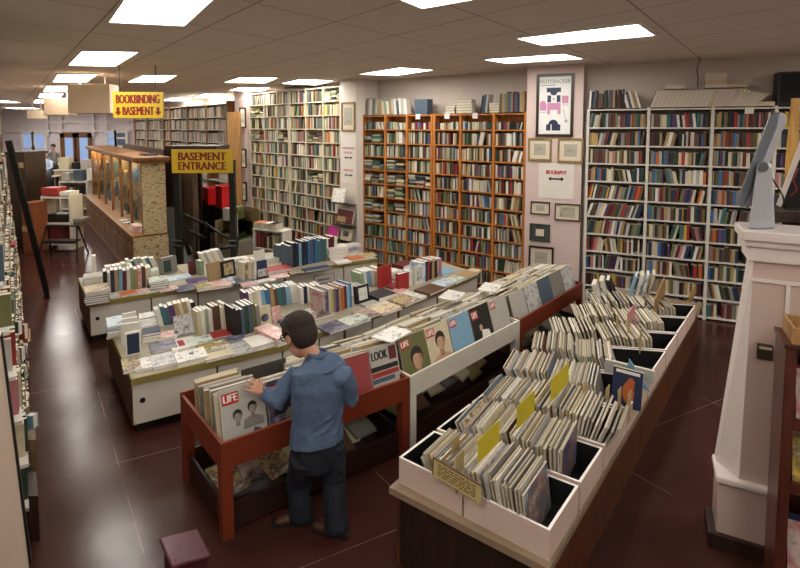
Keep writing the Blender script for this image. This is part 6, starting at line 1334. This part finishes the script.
# hair
h = PM(); h.k = HK; h.ball(headC + hd_u * .05 - hd_f * .012, (.088, .104, .082), HAIR, 22, 14, HF); h.ball(headC - hd_f * .048 + hd_u * .005, (.08, .066, .09), HAIR, 20, 12, HF); h.ball(headC + hd_f * .055 + hd_u * .082, (.07, .05, .036), HAIR, 16, 10, HF)
for s in (-1, 1): h.ball(headC + hd_r * (.071 * s) + hd_f * .01 + hd_u * .035, (.018, .04, .05), HAIR, 10, 8, HF)
for i in range(60):
    a = R.uniform(0, 6.28); e = R.uniform(-.35, 1.4); dv = ur * math.cos(a) * math.cos(e) + uf * (math.sin(a) * math.cos(e)) + uu * math.sin(e)
    if dv.dot(uf) > .1: continue
    if dv.dot(uf) > .5 and dv.dot(uu) < .55: continue
    c = headC + hd_u * .035 - hd_f * .014 + dv * (.089 * HK); sw = (uf * .6 + ur * R.uniform(-.5, .5) - uu * .3).normalized() * HK
    h.loft([c, c + sw * .025 + dv * .008, c + sw * .05 + dv * .002], [.012, .011, .003], HAIR, 6)
o = h.build('hair', man, True); remesh(o, .007, 2, .4)
# shirt
s = PM(); s.k = 1.0
hm = aD(317, 441, 3.80)
s.loft([hm, hm.lerp(waist, .5), waist, waist.lerp(chest, .5), chest, shC, shC.lerp(neckB, .55), neckB], [(.165, .222), (.16, .218), (.15, .208), (.158, .222), (.16, .235), (.135, .232), (.1, .17), (.078, .09)], SHIRT, 26, up=tuple(fw))
for a_, e_, w_ in ((shL, elL, wrL), (shR, elR, wrR)):
    s.loft([chest.lerp(a_, .55), a_ - V((0, 0, .015)), a_.lerp(e_, .5), e_, e_.lerp(w_, .45), e_.lerp(w_, .9)], [.085, .082, .076, .068, .06, .05], SHIRT, 16)
s.ball(neckB - V((0, 0, .01)), (.088, .084, .034), SHIRT, 16, 8, Fr((0, 0, 0), rt, fw))
rr_ = random.Random(3)
def back(px_, py_):            # a point on the back of the shirt
    f = (py_ - 368) / 78; c = shC.lerp(hm, f); x = (px_ - 319) / 30; w_ = .222; d_ = .15
    return c + rt * (w_ * x) - fw * (d_ * math.sqrt(max(.02, 1 - x * x)))
for (xa, ya, xb, yb_, r_) in [(300, 372, 306, 392, .012), (338, 372, 330, 396, .013), (345, 378, 336, 410, .012), (326, 366, 323, 380, .009), (312, 405, 330, 396, .012), (308, 418, 334, 408, .012), (304, 430, 328, 420, .011), (335, 425, 342, 405, .012), (300, 400, 310, 412, .012), (322, 436, 338, 428, .010), (296, 385, 302, 400, .012), (310, 384, 318, 372, .009), (316, 442, 330, 437, .008), (298, 436, 308, 426, .010), (292, 366, 346, 363, .007)]:
    p, q = back(xa, ya), back(xb, yb_); m_ = back((xa + xb) / 2, (ya + yb_) / 2); s.loft([p, m_ - fw * .004, q], [.005, r_ * 1.25, .005], SHIRT, 8)
for e_, sh_, w_ in ((elL, shL, wrL), (elR, shR, wrR)):
    for i in range(7):
        f = (i - 3) / 6; c = e_.lerp(sh_, f) if f > 0 else e_.lerp(w_, -f * 1.6); ax = (sh_ - w_).normalized() + V((rr_.uniform(-.5, .5), rr_.uniform(-.5, .5), rr_.uniform(-.5, .5)))
        rr2 = .079 - .012 * (f < 0) - .01 * abs(f); s.ball(c, (rr2, rr2, .014), SHIRT, 14, 6, Fr((0, 0, 0), ax.orthogonal(), ax.cross(ax.orthogonal()), ax))
o = s.build('shirt', man, True); remesh(o, .008, 3, .5); wrinkle(o, .07, .016)
c = MB(); c.loft([neckB + V((0, 0, -.02)) - fw * .01, neckB + V((0, 0, .035)) - fw * .004], [.088, .08], SHIRT, 20, caps=False); cc = c.build('shirt_collar', man, True); sm = cc.modifiers.new('s', 'SOLIDIFY'); sm.thickness = .008
# jeans
j = PM(); j.k = 1.12
j.loft([pt(0, -.005, HZ - .1), pt(0, -.005, HZ), pt(0, -.0, HZ + .1)], [(.118, .155), (.122, .165), (.12, .165)], JEANS, 20, up=tuple(fw))
for hp, kn, ft in ((hipL, kneeL, footL), (hipR, kneeR, footR)):
    j.loft([hp + V((0, 0, .02)), hp.lerp(kn, .45), kn, kn.lerp(ft, .5), ft.lerp(kn, .16), ft - V((0, 0, .045))], [.108, .1, .086, .08, .082, .09], JEANS, 18)
    for i in range(4):
        q = ft.lerp(kn, .04 + .1 * i); j.ball(q, (.09, .092, .018), JEANS, 12, 6, Fr((0, 0, 0), rt, fw, V((.25 * (-1) ** i, .15, 1))))
    for i in range(3):
        q = kn + V((0, 0, -.07 + .06 * i)); j.ball(q, (.09, .09, .015), JEANS, 12, 6, Fr((0, 0, 0), rt, fw, V((.3, -.25 * (-1) ** i, 1))))
o = j.build('jeans', man, True); remesh(o, .01, 3, .5); wrinkle(o, .09, .02)
for nm, ft, dr in (('shoe', footL, (-rt * .85 + fw * .4)), ('shoe', footR, (-rt * .55 + fw * .75))):
    d = dr.normalized(); g = V((ft.x, ft.y, 0)); m = MB(); m.loft([g - d * .085 + V((0, 0, .05)), g - d * .04 + V((0, 0, .058)), g + d * .06 + V((0, 0, .055)), g + d * .14 + V((0, 0, .042)), g + d * .2 + V((0, 0, .034))], [(.03, .034), (.05, .042), (.046, .046), (.034, .05), (.018, .032)], SHOE, 14, up=(0, 0, 1))
    o = m.build(nm, man, True); remesh(o, .008, 3, .5)
    m = MB(); sd = V((-d.y, d.x, 0)); P = [g - d * .105, g - d * .09 - sd * .035, g + d * .05 - sd * .046, g + d * .16 - sd * .052, g + d * .225 - sd * .03, g + d * .225 + sd * .03, g + d * .16 + sd * .05, g + d * .05 + sd * .044, g - d * .09 + sd * .035]
    m.prism(P, 0.001, .024, SOLE); m.build('sole', o)
# worn step stool at the lower left
PUR = mat('worn_purple_paint', '5c3540', .28, .35, 8, .15); SRD = mat('dark_red_stool_side', '4a1f1e', .5, .2, 8)
zs_ = .22
q = [az(x, y, zs_) for x, y in [(171, 566), (211, 554), (198, 528), (159, 537.5)]]
t = thing('step_stool', 'worn purple topped step stool on the floor at the aisle corner', 'stool', ((q[0] + q[2]) / 2).xy.to_3d())
cq = (q[0] + q[1] + q[2] + q[3]) / 4
m = MB(); m.prism(q, zs_ - .035, zs_, PUR); m.build('padded_top', t, bevel=.012)
leg = [cq + (p - cq) * .82 for p in q]
for i in range(4):
    jx = (i + 1) % 4; e = (leg[jx] - leg[i]); m = MB(); n = ((cq - leg[i]) + (cq - leg[jx])).xy.to_3d().normalized() * .02; A = leg[i].xy.to_3d(); B = leg[jx].xy.to_3d()
    m.prism([A, B, B + n, A + n], 0, zs_ - .036, SRD); m.build('side_board', t)
for fx, fy in ((.15, .15), (.85, .2)):
    p = q[0].lerp(q[1], fx).lerp(q[3].lerp(q[2], fx), fy); m = MB(); m.ball(p + V((0, 0, .002)), (.008, .008, .005), BRZ, 8, 6); m.build('nail', t)
# ================= camera, exposure =================
cam = bpy.data.cameras.new('camera'); co = bpy.data.objects.new('camera', cam); COL.objects.link(co)
cam.sensor_width = 36; cam.lens = F / 800 * 36; cam.shift_y = (CY - 284) / 800
co.location = (0, 0, H); co.rotation_euler = (math.pi / 2 - TH, 0, 0); cam.clip_end = 100; cam.clip_start = .05
SC.camera = co
w = bpy.data.worlds.new('world'); SC.world = w; w.use_nodes = True
w.node_tree.nodes['Background'].inputs['Color'].default_value = (1, .95, .9, 1); w.node_tree.nodes['Background'].inputs['Strength'].default_value = .02
SC.view_settings.view_transform = 'Standard'; SC.view_settings.look = 'None'; SC.view_settings.gamma = 1; SC.view_settings.use_curve_mapping = False
SC.view_settings.exposure = 0.62
SC.cycles.use_denoising = True
for o in SC.objects:
    if '_o' in o: del o['_o']
